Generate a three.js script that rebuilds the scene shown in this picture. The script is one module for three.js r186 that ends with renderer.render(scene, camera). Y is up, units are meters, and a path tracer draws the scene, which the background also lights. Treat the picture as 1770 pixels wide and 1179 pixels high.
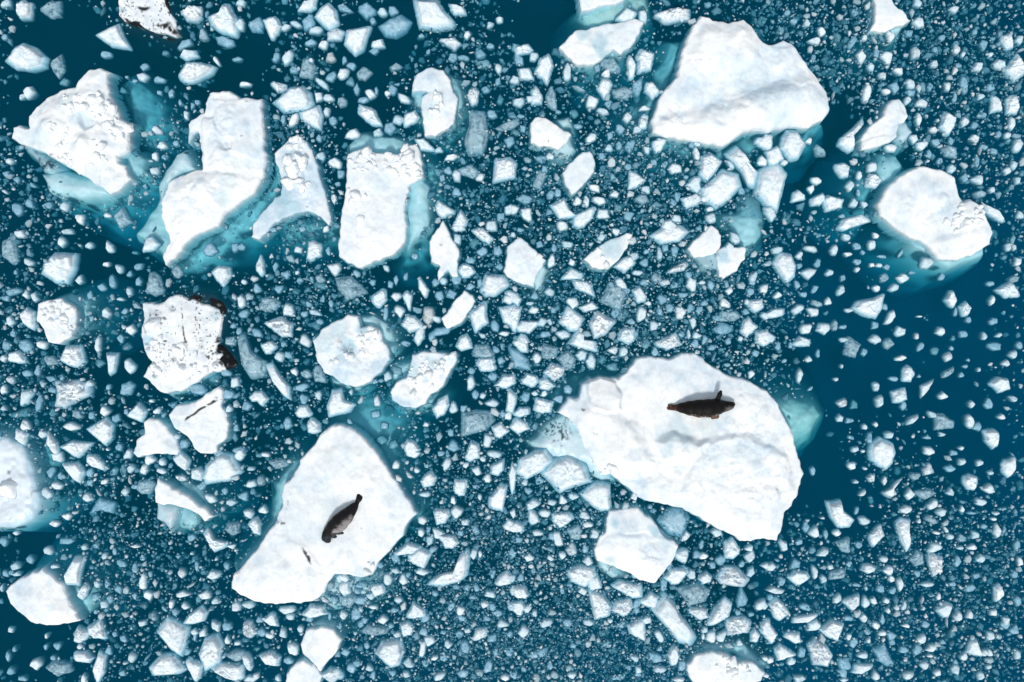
import * as THREE from 'three';
import { MarchingCubes } from 'three/addons/objects/MarchingCubes.js';

// ---------- camera, sky, sun, exposure ----------
// A drone hangs 20.8 m above a glacier lagoon and looks straight down; 1 px of the 1770 px wide survey grid is 15 mm on the water.
const S = 0.015, H = 20.83, PX = 885, PZ = 589.5;
const scene = new THREE.Scene();
const camera = new THREE.PerspectiveCamera(2 * Math.atan(PZ * S / H) * 180 / Math.PI, 1770 / 1179, 0.5, 900);
camera.position.set(0, H, 0);
camera.up.set(0, 0, -1);
camera.lookAt(0, 0, 0);
const renderer = new THREE.WebGLRenderer({ antialias: true });
renderer.toneMapping = THREE.LinearToneMapping;
renderer.toneMappingExposure = 0.68;
renderer.shadowMap.enabled = true;

const sunDir = new THREE.Vector3(-0.08, Math.tan(53 * Math.PI / 180), 1).normalize();
const sun = new THREE.DirectionalLight(new THREE.Color(1, 0.965, 0.91), 3.6);
sun.position.copy(sunDir).multiplyScalar(60);
sun.shadow.radius = 20;
sun.castShadow = true;
Object.assign(sun.shadow.camera, { left: -17, right: 17, top: 13, bottom: -13, near: 20, far: 110 });
sun.shadow.mapSize.set(4096, 4096);
scene.add(sun, sun.target);

{ // thin bright haze: blue overhead, white towards the horizon, whiter round the sun
  const w = 256, h = 128, data = new Float32Array(w * h * 4), v = new THREE.Vector3();
  for (let j = 0; j < h; j++) for (let i = 0; i < w; i++) {
    const el = ((j + 0.5) / h - 0.5) * Math.PI, az = ((i + 0.5) / w - 0.5) * 2 * Math.PI;
    v.set(Math.cos(el) * Math.cos(az), Math.sin(el), Math.cos(el) * Math.sin(az));
    const up = Math.max(0, v.y), t = Math.pow(1 - up, 2.2), s = Math.pow(Math.max(0, v.dot(sunDir)), 10) * 0.5;
    const k = (j * w + i) * 4;
    data[k] = 0.60 + 0.22 * t + s; data[k + 1] = 0.72 + 0.13 * t + s; data[k + 2] = 0.85 + 0.05 * t + s * 0.9; data[k + 3] = 1;
  }
  const sky = new THREE.DataTexture(data, w, h, THREE.RGBAFormat, THREE.FloatType);
  sky.mapping = THREE.EquirectangularReflectionMapping;
  sky.magFilter = sky.minFilter = THREE.LinearFilter;
  sky.needsUpdate = true;
  scene.background = sky;
  scene.environment = sky;
}

// ---------- helpers ----------
function rng(seed) { let a = seed >>> 0; return () => { a = (a + 0x6D2B79F5) >>> 0; let t = Math.imul(a ^ (a >>> 15), 1 | a); t = (t + Math.imul(t ^ (t >>> 7), 61 | t)) ^ t; return ((t ^ (t >>> 14)) >>> 0) / 4294967296; }; }
const hash = (x, y, s) => { let h = Math.imul(x | 0, 374761393) ^ Math.imul(y | 0, 668265263) ^ Math.imul(s | 0, 1442695041); h = Math.imul(h ^ (h >>> 13), 1274126177); return ((h ^ (h >>> 16)) >>> 0) / 4294967296; };
function noise(x, y, s = 0) { // smooth value noise, -1 .. 1
  const i = Math.floor(x), j = Math.floor(y), u = x - i, v = y - j, a = u * u * u * (u * (u * 6 - 15) + 10), b = v * v * v * (v * (v * 6 - 15) + 10);
  const p = hash(i, j, s), q = hash(i + 1, j, s), r = hash(i, j + 1, s), t = hash(i + 1, j + 1, s);
  return ((p + (q - p) * a) * (1 - b) + (r + (t - r) * a) * b) * 2 - 1;
}
const fbm = (x, y, s, n = 3) => { let a = 0.55, f = 0; for (let k = 0; k < n; k++) { f += a * noise(x * 0.8 + y * 0.6, y * 0.8 - x * 0.6, s + k * 17); x = x * 2.03 + 5.1; y = y * 2.03 + 9.7; a *= 0.5; } return f; };
function clods(x, y, s) { // packed lumps with creases between them, 0 .. 1
  const i = Math.floor(x), j = Math.floor(y); let a = 9, b = 9;
  for (let v = j - 1; v <= j + 1; v++) for (let u = i - 1; u <= i + 1; u++) { const d = Math.hypot(u + hash(u, v, s) - x, v + hash(u, v, s + 9) - y) * (0.75 + 0.6 * hash(u, v, s + 5)); if (d < a) { b = a; a = d; } else if (d < b) b = d; }
  return Math.min(1, (b - a) * 2.2) * (1 - a * 0.6);
}
const ridge = (x, y, s) => 1 - 2 * Math.abs(fbm(x, y, s, 3));
const clamp = (x, a = 0, b = 1) => Math.min(b, Math.max(a, x));
const smooth = (a, b, x) => { const t = clamp((x - a) / (b - a)); return t * t * (3 - 2 * t); };
// a point of the survey grid that stands h above the water
const at = (px, py, h = 0) => [(px - PX) * S * (1 - h / H), (py - PZ) * S * (1 - h / H)];
const pairs = (list) => { const r = []; for (let k = 0; k < list.length; k += 2) r.push([list[k], list[k + 1]]); return r; };
function sdf(poly, x, y) { // signed distance, positive inside
  let d = 1e9, inside = false;
  for (let i = 0, j = poly.length - 1; i < poly.length; j = i++) {
    const [ax, ay] = poly[i], [bx, by] = poly[j], ex = bx - ax, ey = by - ay, wx = x - ax, wy = y - ay;
    const t = clamp((wx * ex + wy * ey) / (ex * ex + ey * ey)), dx = wx - ex * t, dy = wy - ey * t;
    d = Math.min(d, dx * dx + dy * dy);
    if ((ay > y) !== (by > y) && x < ex * (y - ay) / ey + ax) inside = !inside;
  }
  return (inside ? 1 : -1) * Math.sqrt(d);
}
const centre = (poly) => { let x = 0, y = 0, a = 0; for (let i = 0, j = poly.length - 1; i < poly.length; j = i++) { const c = poly[j][0] * poly[i][1] - poly[i][0] * poly[j][1]; a += c; x += (poly[j][0] + poly[i][0]) * c; y += (poly[j][1] + poly[i][1]) * c; } return [x / (3 * a), y / (3 * a), Math.abs(a) / 2]; };
const counts = {};
const numbered = (name) => { const n = counts[name] = (counts[name] ?? -1) + 1; return n ? `${name}_${String(n).padStart(3, '0')}` : name; };
function tag(o, label, category, group, kind) { o.userData.label = label; o.userData.category = category; if (group) o.userData.group = group; if (kind) o.userData.kind = kind; return o; }
function buffer(pos, index, col) {
  const g = new THREE.BufferGeometry();
  g.setAttribute('position', new THREE.Float32BufferAttribute(pos, 3));
  if (col) g.setAttribute('color', new THREE.Float32BufferAttribute(col, 3));
  g.setIndex(index); g.computeVertexNormals();
  return g;
}
function mesh(name, g, m, parent) { const o = new THREE.Mesh(g, m); o.name = name; o.castShadow = o.receiveShadow = true; parent.add(o); return o; }
const toneMix = (a, b, t) => [a[0] + (b[0] - a[0]) * t, a[1] + (b[1] - a[1]) * t, a[2] + (b[2] - a[2]) * t];

// ---------- materials ----------
const M = {
  snow: new THREE.MeshStandardMaterial({ vertexColors: true, roughness: 0.7 }),
  ice: new THREE.MeshPhysicalMaterial({ vertexColors: true, roughness: 0.32, ior: 1.31 }),
  clear: new THREE.MeshPhysicalMaterial({ vertexColors: true, roughness: 0.18, ior: 1.31, transparent: true, opacity: 0.62 }),
  fur: new THREE.MeshPhysicalMaterial({ vertexColors: true, roughness: 0.6, specularIntensity: 0.35 }),
  eye: new THREE.MeshStandardMaterial({ color: 0x050505, roughness: 0.15 }),
};
const SNOW = [0.90, 0.895, 0.885], BLUE = [0.56, 0.68, 0.78], DEEP = [0.42, 0.60, 0.68], DIRT = [0.012, 0.011, 0.012];

// ---------- the water ----------
{
  const bed = mesh('lagoon_bed', (() => { // pale glacial silt, lying thicker to one side
    const g = new THREE.PlaneGeometry(600, 600, 400, 400).rotateX(-Math.PI / 2), p = g.attributes.position, c = new Float32Array(p.count * 3);
    for (let k = 0; k < p.count; k++) { const x = p.getX(k), z = p.getZ(k), v = clamp(0.75 + 0.05 * (x * 0.8 + z * 0.6) + 0.25 * fbm(x / 9, z / 9, 4, 3), 0.25, 1.4); c.set([0.52 * v, 0.58 * v, 0.56 * v], 3 * k); }
    g.setAttribute('color', new THREE.BufferAttribute(c, 3)); return g;
  })(), new THREE.MeshStandardMaterial({ vertexColors: true, roughness: 1 }), scene);
  bed.position.y = -3.4; bed.userData.kind = 'structure';
  const water = mesh('water', new THREE.BoxGeometry(590, 3.38, 590), new THREE.MeshPhysicalMaterial({
    color: new THREE.Color().setRGB(0.0, 0.44, 0.72), roughness: 0.12, ior: 1.33, transparent: true, opacity: 0.08, thickness: 1,
    attenuationColor: new THREE.Color().setRGB(0.28, 0.68, 0.765), attenuationDistance: 1,
  }), scene);
  water.position.y = -1.69; water.castShadow = false; water.userData.kind = 'structure';
}

// ---------- ice floes: a relief over a traced outline, with a sunken foot ----------
const floes = [];          // what later pieces must keep clear of, and what labels refer to
function relief(poly, o) {   // height above the water at (x, z); very low where there is no ice
  const s = o.seed, h = o.h, edge = o.edge ?? 0.018, A = (o.rough ?? 1) * 0.62;
  const bumps = (o.bumps ?? []).map(([x, y, r, dh, flat = 0.3]) => [...at(x, y, h), r * S, dh * 0.7, flat]);
  const plates = (o.plates ?? []).map(([dh, list, soft = 0.07]) => [dh * (o.ps ?? 0.45), pairs(list).map(([x, y]) => at(x, y, h + dh)), soft]);
  const [tx, tz] = o.tilt ?? [0, 0], [cx, cz] = centre(poly);
  const jag = o.jag ?? 1.15;
  const warp = (x, z) => [x + jag * (0.055 * fbm(x * 2.6, z * 2.6, s + 1, 3) + 0.014 * noise(x * 7.1 + z * 4.3, z * 7.1 - x * 4.3, s + 2)), z + jag * (0.055 * fbm(x * 2.6, z * 2.6, s + 5, 3) + 0.014 * noise(x * 7.1 + z * 4.3, z * 7.1 - x * 4.3, s + 6))];
  const fn = (x, z) => {
    const [wx, wz] = warp(x, z);
    const d = sdf(poly, wx, wz);
    if (d < -0.5) return -9;
    if (d < 0) { // underwater flank: bulges out, then falls away
      const e = -d; return -0.004 - (o.flank ?? 7) * e;
    }
    const rim = 1 - Math.exp(-d / (edge * (0.8 + 0.7 * Math.max(0, fbm(x * 1.3, z * 1.3, s + 9, 2)))));
    let y = h + tx * (x - cx) + tz * (z - cz);
    const inn = smooth(0.02, 0.35, d);
    let calm = 1;
    for (const [bx, bz, r] of o.calm ?? []) { const q = at(bx, bz, h); calm = Math.min(calm, 0.25 + 0.75 * smooth(r * S * 0.6, r * S, Math.hypot(x - q[0], z - q[1]))); }
    y += A * inn * calm * (0.10 * fbm(x * 0.8, z * 0.8, s + 20, 3) + 0.11 * Math.abs(fbm(x * 0.75, z * 0.75, s + 30, 2)) + 0.06 * Math.abs(fbm(x * 1.7, z * 1.7, s + 33, 2)) - 0.05 + 0.026 * fbm(x * 3.1, z * 3.1, s + 40, 3));
    y += A * calm * smooth(0, 0.1, d) * (0.005 * noise(x * 11, z * 11, s + 50) + 0.003 * noise(x * 27, z * 27, s + 51));
    if (o.clod ?? 1) y += A * calm * inn * (o.clod ?? 1) * smooth(0.0, 0.35, fbm(x * 0.75, z * 0.75, s + 55, 3) + 0.08) * (0.04 * clods(x * 3.0, z * 3.0, s + 56) + 0.014 * clods(x * 7.5, z * 7.5, s + 57));
    // broken steps: the snow lies in sheets
    const st = fbm(x * 0.9 + 3, z * 0.9, s + 60, 3), q = st * 3.2, fr = q - Math.floor(q);
    y += (o.steps ?? 0.03) * 0.5 * calm * inn * smooth(-0.1, 0.5, fbm(x * 0.7, z * 0.7, s + 64, 2)) * (Math.floor(q) + smooth(0.3, 0.7, fr));
    for (const [bx, bz, r, dh, flat] of bumps) { const t = Math.hypot(x - bx + 0.25 * r * noise(x * 4, z * 4, s + 70), z - bz + 0.25 * r * noise(x * 4, z * 4, s + 71)) / r; if (t < 1) y += dh * (1 - smooth(flat, 1, t)); }
    for (const [dh, pl, soft] of plates) { const t = sdf(pl, x + 0.04 * noise(x * 5, z * 5, s + 80), z + 0.04 * noise(x * 5, z * 5, s + 81)); y += dh * smooth(-soft, soft, t); }
    return Math.max(0.012, y) * rim * (0.5 + 0.5 * smooth(0, 0.55, d)) + 0.004;
  };
  fn.d = (x, z) => sdf(poly, ...warp(x, z));
  return fn;
}
function reliefMesh(poly, fn, colour, cell, low = -1.5, pad = 0.5) {
  let x0 = 1e9, x1 = -1e9, z0 = 1e9, z1 = -1e9;
  for (const [x, z] of poly) { x0 = Math.min(x0, x); x1 = Math.max(x1, x); z0 = Math.min(z0, z); z1 = Math.max(z1, z); }
  x0 -= pad; x1 += pad; z0 -= pad; z1 += pad;
  const nx = Math.ceil((x1 - x0) / cell), nz = Math.ceil((z1 - z0) / cell), hs = new Float32Array((nx + 1) * (nz + 1));
  for (let j = 0; j <= nz; j++) for (let i = 0; i <= nx; i++) hs[j * (nx + 1) + i] = fn(x0 + i * cell, z0 + j * cell);
  const id = new Int32Array(hs.length).fill(-1), pos = [], col = [], index = [];
  const vert = (i, j) => {
    const k = j * (nx + 1) + i;
    if (id[k] < 0) {
      id[k] = pos.length / 3; let x = x0 + i * cell, z = z0 + j * cell, y = Math.max(hs[k], low - 0.3);
      if (fn.d && Math.abs(y) < 0.35) { // corners next to the waterline are set on it, so that edges run clean
        const d = fn.d(x, z);
        if (Math.abs(d) < 0.62 * cell) { const e = 0.004, gx = (fn.d(x + e, z) - d) / e, gz = (fn.d(x, z + e) - d) / e, q = gx * gx + gz * gz + 1e-6, m = Math.min(1, 0.6 * cell * Math.sqrt(q) / (Math.abs(d) + 1e-9)); x -= d * gx / q * m; z -= d * gz / q * m; y = 0.002; }
      }
      pos.push(x, y, z);
      const g = Math.hypot((hs[j * (nx + 1) + Math.min(nx, i + 1)] - hs[j * (nx + 1) + Math.max(0, i - 1)]), (hs[Math.min(nz, j + 1) * (nx + 1) + i] - hs[Math.max(0, j - 1) * (nx + 1) + i])) / (2 * cell);
      col.push(...colour(x, y, z, g));
    }
    return id[k];
  };
  for (let j = 0; j < nz; j++) for (let i = 0; i < nx; i++) {
    const k = j * (nx + 1) + i;
    if (Math.max(hs[k], hs[k + 1], hs[k + nx + 1], hs[k + nx + 2]) < low) continue;
    const a = vert(i, j), b = vert(i + 1, j), c = vert(i, j + 1), d = vert(i + 1, j + 1);
    if (Math.abs(hs[k + 1] - hs[k + nx + 1]) < Math.abs(hs[k] - hs[k + nx + 2])) index.push(a, c, b, b, c, d); else index.push(a, c, d, a, d, b);
  }
  return [pos, index, col];
}
function shift(pos, x, z) { for (let k = 0; k < pos.length; k += 3) { pos[k] -= x; pos[k + 2] -= z; } return pos; }
// strokes of sediment: [x, y, length, width, angle, strength], as the dirt lies in the ice
function dirtAt(strokes, h, x, z, s) {
  let a = 0;
  for (const [px, py, l, w, deg, k, grain = 9] of strokes) {
    const [cx, cz] = at(px, py, h), c = Math.cos(deg * Math.PI / 180), n = Math.sin(deg * Math.PI / 180), u = (x - cx) * c + (z - cz) * n, v = (z - cz) * c - (x - cx) * n;
    const e = Math.hypot(u / (l * S / 2), (v + 0.03 * noise(u * 5, 1, s)) / (w * S / 2));
    if (e < 1.3) a = Math.max(a, k * smooth(1.2, 0.5, e) * smooth(k >= 1 ? -0.7 : 0, k >= 1 ? -0.1 : 0.4, noise(x * grain, z * grain, s + 3) + 0.6 * noise(x * grain * 2.7, z * grain * 2.7, s + 4) + (k > 0.9 ? 0.35 : 0) - e * 0.35));
  }
  return a;
}
let floeSeed = 100;
function floe(nick, label, list, o) {
  o = { h: 0.25, seed: floeSeed += 97, ...o }; o.h *= 0.34;
  const poly = pairs(list).map(([x, y]) => at(x, y, Math.max(0, o.h) * 0.75)), [cx, cz, area] = centre(poly);
  const root = new THREE.Group(); root.name = numbered(o.name ?? 'ice_floe'); root.position.set(cx, 0, cz); scene.add(root);
  tag(root, label, o.category ?? 'ice floe');
  const fn = relief(poly, o), R = rng(o.seed), dirt = o.dirt ?? [], blue = o.blue ?? 0.35;
  const [pos, index, col] = reliefMesh(poly, fn, (x, y, z, g) => {
    const m = (smooth(-0.15, 0.6, fbm(x * 1.0, z * 1.0, o.seed + 200, 5)) * 1.1 + 0.8 * smooth(0.05, 0.6, fbm(x * 3.3, z * 3.3, o.seed + 205, 3))) * blue + smooth(0.4, 1.0, g) * smooth(3, 1.6, g) * 0.3 * blue;
    let c = toneMix(SNOW, BLUE, clamp(m * 1.25));
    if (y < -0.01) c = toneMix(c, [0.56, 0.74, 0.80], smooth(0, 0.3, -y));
    for (const [bx, by, r, k] of o.wetShade ?? []) { const q = at(bx, by, o.h); c = toneMix(c, DEEP, Math.min(0.85, k * 1.5) * smooth(1, 0.35, Math.hypot(x - q[0], z - q[1]) / (r * S) + 0.35 * noise(x * 4, z * 4, 8))); }  // wet blue pools and ledge shading, painted into the snow colour
    if (o.specks && y > 0) c = toneMix(c, DIRT, smooth(0.55, 0.68, 0.75 * noise(x * 24, z * 24, o.seed + 230) + 0.45 * fbm(x * 2.2, z * 2.2, o.seed + 231, 3) + 0.3 * (o.specks - 0.5)) * 0.9);
    const gr = 1 - 0.02 + 0.06 * noise(x * 30, z * 30, o.seed + 220) + 0.11 * fbm(x * 7, z * 7, o.seed + 221, 3);
    return toneMix([c[0] * gr, c[1] * gr, c[2] * gr], DIRT, dirtAt(dirt, o.h, x, z, o.seed));
  }, o.cell ?? 0.027, -0.34);
  mesh('ice_body', buffer(shift(pos, cx, cz), index, col), M.snow, root);
  for (const [depth, pl, extra = {}] of o.shelves ?? []) shelf(root, cx, cz, depth, pl, { seed: o.seed + 300 + R() * 100, ...extra });
  for (const [px, py, size0, n0, spread, big = 1] of o.rubble ?? []) for (let size = size0 < 10 ? 9 + size0 * 0.3 : size0, n = size0 < 10 ? Math.ceil(n0 * 0.5) : n0, again = 1; again; again = 0) for (let k = 0; k < n; k++) {
    const a = R() * 6.283, r = Math.sqrt(R()) * spread, q = at(px + Math.cos(a) * r, py + Math.sin(a) * r * (0.7 + 0.3 * R()), o.h), y = fn(q[0], q[1]);
    if (y < 0.02) continue;
    const L = 1.35 * size * S * (0.45 + 0.9 * R() * R() + (k < big ? 0.35 : 0));
    block(root, cx, cz, q[0], y, q[1], L, L * (0.6 + 0.35 * R()), L * (0.2 + 0.25 * R()), R() * 180, o.seed + k * 7 + px | 0, dirt.length && R() < (o.grime ?? 0.0));
  }
  for (const [px, py, l, w, deg, up = 0.4] of o.blocks ?? []) { const q = at(px, py, o.h); block(root, cx, cz, q[0], fn(q[0], q[1]), q[1], l * S, w * S, Math.min(l, w) * S * up, deg, px * 3 + py, false); }
  const f = { nick, poly, x: cx, z: cz, r: Math.sqrt(area / Math.PI), fn, root, h: o.h };
  floes.push(f);
  for (const [, pl, e = {}] of o.shelves ?? []) if (!e.bare) solids.push(pairs(pl).map(([x, y]) => at(x, y, 0)));
  return f;
}
const solids = [];  // sunken feet of floes: small drift ice stays off them
function shelf(root, cx, cz, depth, list, o) {
  const poly = pairs(list).map(([x, y]) => at(x, y, 0)), s = o.seed, soft = o.soft ?? 0.35;
  const fn = (x, z) => {
    const d = sdf(poly, x + 0.10 * fbm(x * 2, z * 2, s, 2), z + 0.10 * fbm(x * 2, z * 2, s + 4, 2));
    if (d < -1.3) return -9;
    const e = Math.max(0, soft - d), lump = 0.10 * fbm(x * 1.7, z * 1.7, s + 8, 3) + 0.03 * noise(x * 9, z * 9, s + 9);
    return -depth * (depth > 0.4 ? 1 : 0.62) - (o.drop ?? 0.38) * e * e / soft - (o.fall ?? (depth > 0.35 ? 1.5 : 2.4)) * Math.max(0, -d + 0.04) ** 1.25 + (o.lump ?? 1) * lump * (0.4 + 0.7 * depth) * (d > 0 ? 1 : 0.6);
  };
  const tint = o.tint ?? [0.82, 0.88, 0.89], dirt = o.dirt ?? [];
  const [pos, index, col] = reliefMesh(poly, fn, (x, y, z) => { const m = 0.5 + 0.5 * fbm(x * 2.2, z * 2.2, s + 30, 4), g = (0.78 + 0.3 * m) * (1 + 0.05 * noise(x * 25, z * 25, s)); return toneMix([tint[0] * g, tint[1] * g, tint[2] * g], DIRT, dirtAt(dirt, 0, x, z, s)); }, o.cell ?? 0.036, -2.7, 1.35);
  mesh(o.name ?? 'underwater_shelf', buffer(shift(pos, cx, cz), index, col), M.ice, root);
}

// ---------- loose chunks: a broken outline, a few cleaved faces on top, a wider belly under water ----------
function chunkGeometry(o) { // o: outline(theta) -> radius in metres, top, depth, seed, seg, kind
  const R = rng(o.seed), seg = o.seg, pos = [], index = [], col = [];
  const planes = [];
  const nf = o.rubbly ? 9 : 2 + Math.floor(R() * 3), rad = o.r;
  for (let k = 0; k < nf; k++) { const a = R() * 6.283, g = (0.05 + 0.9 * R() * R()) * o.top / rad; planes.push([o.top * (0.8 + 0.35 * R()), Math.cos(a) * g, Math.sin(a) * g]); }
  const rings = (o.rings ?? [0.2, 0.38, 0.54, 0.68, 0.8, 0.88, 0.94, 1.0]).map((t) => t * (o.shrink ?? 1));
  const under = o.lo ? [[1.16, 0.25], [0.7, 1]] : [[1.10, 0.06], [1.2, 0.18], [1.24, 0.34], [1.0, 0.65], [0.5, 1]];
  const topAt = (x, z, t) => {
    let y = 9; for (const [a, b, c] of planes) y = Math.min(y, a + b * x + c * z);
    y = Math.max(y, o.top * 0.18);
    const f = 3 / Math.max(rad, 0.08);
    y += o.top * ((o.rubbly ? 0.9 : 0.16 + 0.5 * (o.crumb ?? 0)) * fbm(x * f * 0.8, z * f * 0.8, o.seed + 2, 3) + (o.rubbly ? 0.45 : 0.07 + 0.3 * (o.crumb ?? 0)) * noise(x * f * 2.6, z * f * 2.6, o.seed + 3));
    return y * (1 - Math.pow(t, o.bevel)) + 0.005 * (1 - t);
  };
  const lift = o.lift ?? 0;
  const add = (x, y, z, t) => {
    pos.push(x, y, z);
    const f = (o.glassy ? 3.4 : 2.2) / Math.max(rad, 0.1), m = fbm(x * f, z * f, o.seed + 9, 3), v = noise(x * f * 5, z * f * 5, o.seed + 11);
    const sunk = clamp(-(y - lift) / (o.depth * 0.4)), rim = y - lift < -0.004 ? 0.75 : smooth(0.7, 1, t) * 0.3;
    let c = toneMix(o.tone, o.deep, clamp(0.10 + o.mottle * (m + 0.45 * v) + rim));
    if (o.glassy) c = toneMix(c, [0.72, 0.88, 0.94], smooth(0.86, 0.95, t) * smooth(1.06, 0.98, t) * smooth(-0.3, 0.5, m) * 0.8 + smooth(0.35, 0.7, v) * 0.5);  // bright rim lines and flecks: edge highlights painted into the colour
    c = toneMix(c, [0.05, 0.14, 0.19], sunk * (o.fade ?? 0.8));  // belly darkens with depth: its fade into the water is painted in
    col.push(...c.map((q) => q * (1 + 0.07 * v + (o.grain ?? 0.1) * noise(x * 34, z * 34, o.seed + 13))));
  };
  add(0, topAt(0, 0, 0) + lift, 0, 0);
  const ring = (fr, fy) => { for (let k = 0; k < seg; k++) { const th = k / seg * 6.283185, r = o.outline(th) * fr, x = Math.cos(th) * r, z = Math.sin(th) * r; add(x, fy(x, z) + lift, z, Math.min(1, fr)); } };
  for (const t of rings) ring(t, (x, z) => topAt(x, z, t / (o.shrink ?? 1)));
  for (const [t, d] of under) ring(t, (x, z) => -d * o.depth * (1 + 0.25 * noise(x * 5, z * 5, o.seed + 12)));
  const n = rings.length + under.length;
  for (let k = 0; k < seg; k++) index.push(0, 1 + (k + 1) % seg, 1 + k);
  for (let j = 0; j < n - 1; j++) for (let k = 0; k < seg; k++) { const a = 1 + j * seg + k, b = 1 + j * seg + (k + 1) % seg, c = a + seg, d = b + seg; index.push(a, b, c, b, d, c); }
  add(0, -o.depth + lift, 0, 0); const e = pos.length / 3 - 1, l = 1 + (n - 1) * seg;
  for (let k = 0; k < seg; k++) index.push(e, l + k, l + (k + 1) % seg);
  return buffer(pos, index, col);
}
// small shards: sharp corners and flat cleaved faces
function shardGeometry(seed) {
  const R = rng(seed), n = 5 + Math.floor(R() * 4), el = 0.26 + 0.62 * R(), rim = [], pos = [], a0 = R() * 6.283;
  for (let k = 0; k < n; k++) { const a = a0 + (k + 0.7 * (R() - 0.5)) / n * 6.283, r = 0.5 * (0.55 + 0.55 * R()); rim.push([Math.cos(a) * r, Math.sin(a) * r * el]); }
  const top = rim.map(([x, z]) => [x * (0.55 + 0.35 * R()), 0.10 + 0.13 * R(), z * (0.55 + 0.35 * R())]), peak = [0.15 * (R() - 0.5), 0.18 + 0.1 * R(), 0.15 * (R() - 0.5)], low = rim.map(([x, z]) => [x * (1.0 + 0.25 * R()), -0.10 - 0.12 * R(), z * (1.0 + 0.25 * R())]), foot = [0, -0.38, 0];
  const tri = (a, b, c) => pos.push(...a, ...c, ...b);
  for (let k = 0; k < n; k++) { const j = (k + 1) % n, p = [rim[k][0], 0.0, rim[k][1]], q = [rim[j][0], 0.0, rim[j][1]]; tri(peak, top[k], top[j]); tri(top[k], p, top[j]); tri(top[j], p, q); tri(p, low[k], q); tri(q, low[k], low[j]); tri(low[k], foot, low[j]); }
  const g = new THREE.BufferGeometry(), c = [];
  for (let k = 0; k < pos.length; k += 3) { const y = pos[k + 1], v = y < -0.03 ? 0.32 : y < 0.05 ? 0.72 : 1; c.push(v, Math.min(1, v * 1.06), Math.min(1, v * 1.08)); }  // sunken faces darker: dimming under water put into the colour
  g.setAttribute('position', new THREE.Float32BufferAttribute(pos, 3)); g.setAttribute('color', new THREE.Float32BufferAttribute(c, 3)); g.computeVertexNormals();
  return g;
}
// outline of a broken piece: an ellipse cut by straight fractures
function brokenOutline(L, W, deg, seed, cuts = 5) {
  const R = rng(seed), c = Math.cos(deg * Math.PI / 180), s = Math.sin(deg * Math.PI / 180), pl = [];
  const n = cuts - 1 + Math.floor(R() * 3), a0 = R() * 6.283;
  for (let k = 0; k < n; k++) { const a = a0 + (k + 0.75 * (R() - 0.5)) / n * 6.283; pl.push([Math.cos(a), Math.sin(a), 0.60 + 0.34 * R()]); }
  return (th) => {
    const x = Math.cos(th) * c + Math.sin(th) * s, y = Math.sin(th) * c - Math.cos(th) * s;        // direction in the piece's own axes
    const ux = x / (L / 2), uy = y / (W / 2), k = Math.hypot(ux, uy); let r = 1.16 / k;
    for (const [px, py, d] of pl) { const t = (px * ux + py * uy); if (t > 0) { const q = d / t; r = Math.min(r, q); } }
    const nz = noise(Math.cos(th) * 3.1 + 7, Math.sin(th) * 3.1, seed + 5) * 0.06 + noise(Math.cos(th) * 9, Math.sin(th) * 9 + 3, seed + 6) * 0.05;
    return r * (1 + nz);
  };
}
function polyOutline(poly, cx, cz, seed) {
  const p = poly.map(([x, z]) => [x - cx, z - cz]);
  return (th) => {
    const dx = Math.cos(th), dz = Math.sin(th); let best = 0.02;
    for (let i = 0, j = p.length - 1; i < p.length; j = i++) {
      const [ax, az] = p[j], [bx, bz] = p[i], ex = bx - ax, ez = bz - az, den = dx * ez - dz * ex;
      if (Math.abs(den) < 1e-9) continue;
      const t = (ax * ez - az * ex) / den, u = (ax * dz - az * dx) / den;
      if (t > 0 && u >= -1e-6 && u <= 1 + 1e-6) best = Math.max(best, t);
    }
    return best * (1 + 0.02 * noise(dx * 4 + 3, dz * 4, seed) + 0.022 * noise(dx * 11, dz * 11, seed + 1));
  };
}
function block(root, cx, cz, x, y, z, L, W, T, deg, seed, grimy) { // a lump of ice lying on a floe
  const g = chunkGeometry({ outline: brokenOutline(L, W, deg, seed), r: (L + W) / 4, top: T, depth: T * 0.5 + 0.03, seed, seg: L > 0.3 ? 24 : 14, rings: L > 0.3 ? undefined : [0.4, 0.7, 0.92, 1], lo: true, bevel: 6, tone: grimy ? [0.5, 0.52, 0.54] : SNOW, deep: [0.72, 0.80, 0.86], mottle: 0.12, fade: 0, lift: T * 0.15 });
  mesh('ice_block', g, M.snow, root).position.set(x - cx, y, z - cz);
}
const KIND = { // w bright and dry, m half awash, d sunk just below the surface, c glassy and mottled, b crumbly and rubble-topped, s with brown sediment
  w: { top: 0.10, lift: 0.0, tone: [0.85, 0.88, 0.90], deep: [0.28, 0.52, 0.62], mottle: 0.32, mat: 'snow', bevel: 10 },
  m: { top: 0.05, lift: -0.05, tone: [0.36, 0.53, 0.63], deep: [0.10, 0.26, 0.36], mottle: 0.7, mat: 'ice', bevel: 5 },
  d: { top: 0.06, lift: -0.28, tone: [0.36, 0.47, 0.52], deep: [0.20, 0.32, 0.38], mottle: 0.5, mat: 'ice', bevel: 2.5 },
  c: { top: 0.07, lift: -0.02, tone: [0.52, 0.74, 0.84], deep: [0.02, 0.17, 0.26], mottle: 1.2, mat: 'clear', bevel: 8, glassy: true },
  b: { top: 0.10, lift: 0.0, tone: [0.86, 0.885, 0.90], deep: [0.30, 0.46, 0.55], mottle: 0.6, mat: 'snow', bevel: 8, rubbly: true },
  s: { top: 0.06, lift: -0.02, tone: [0.58, 0.62, 0.63], deep: [0.26, 0.27, 0.27], mottle: 0.9, mat: 'ice', bevel: 4 },
};
// everything seen loose on the water: [kind, x, y, length, width, angle] or a traced outline, in survey pixels
const loose = [];
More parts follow.
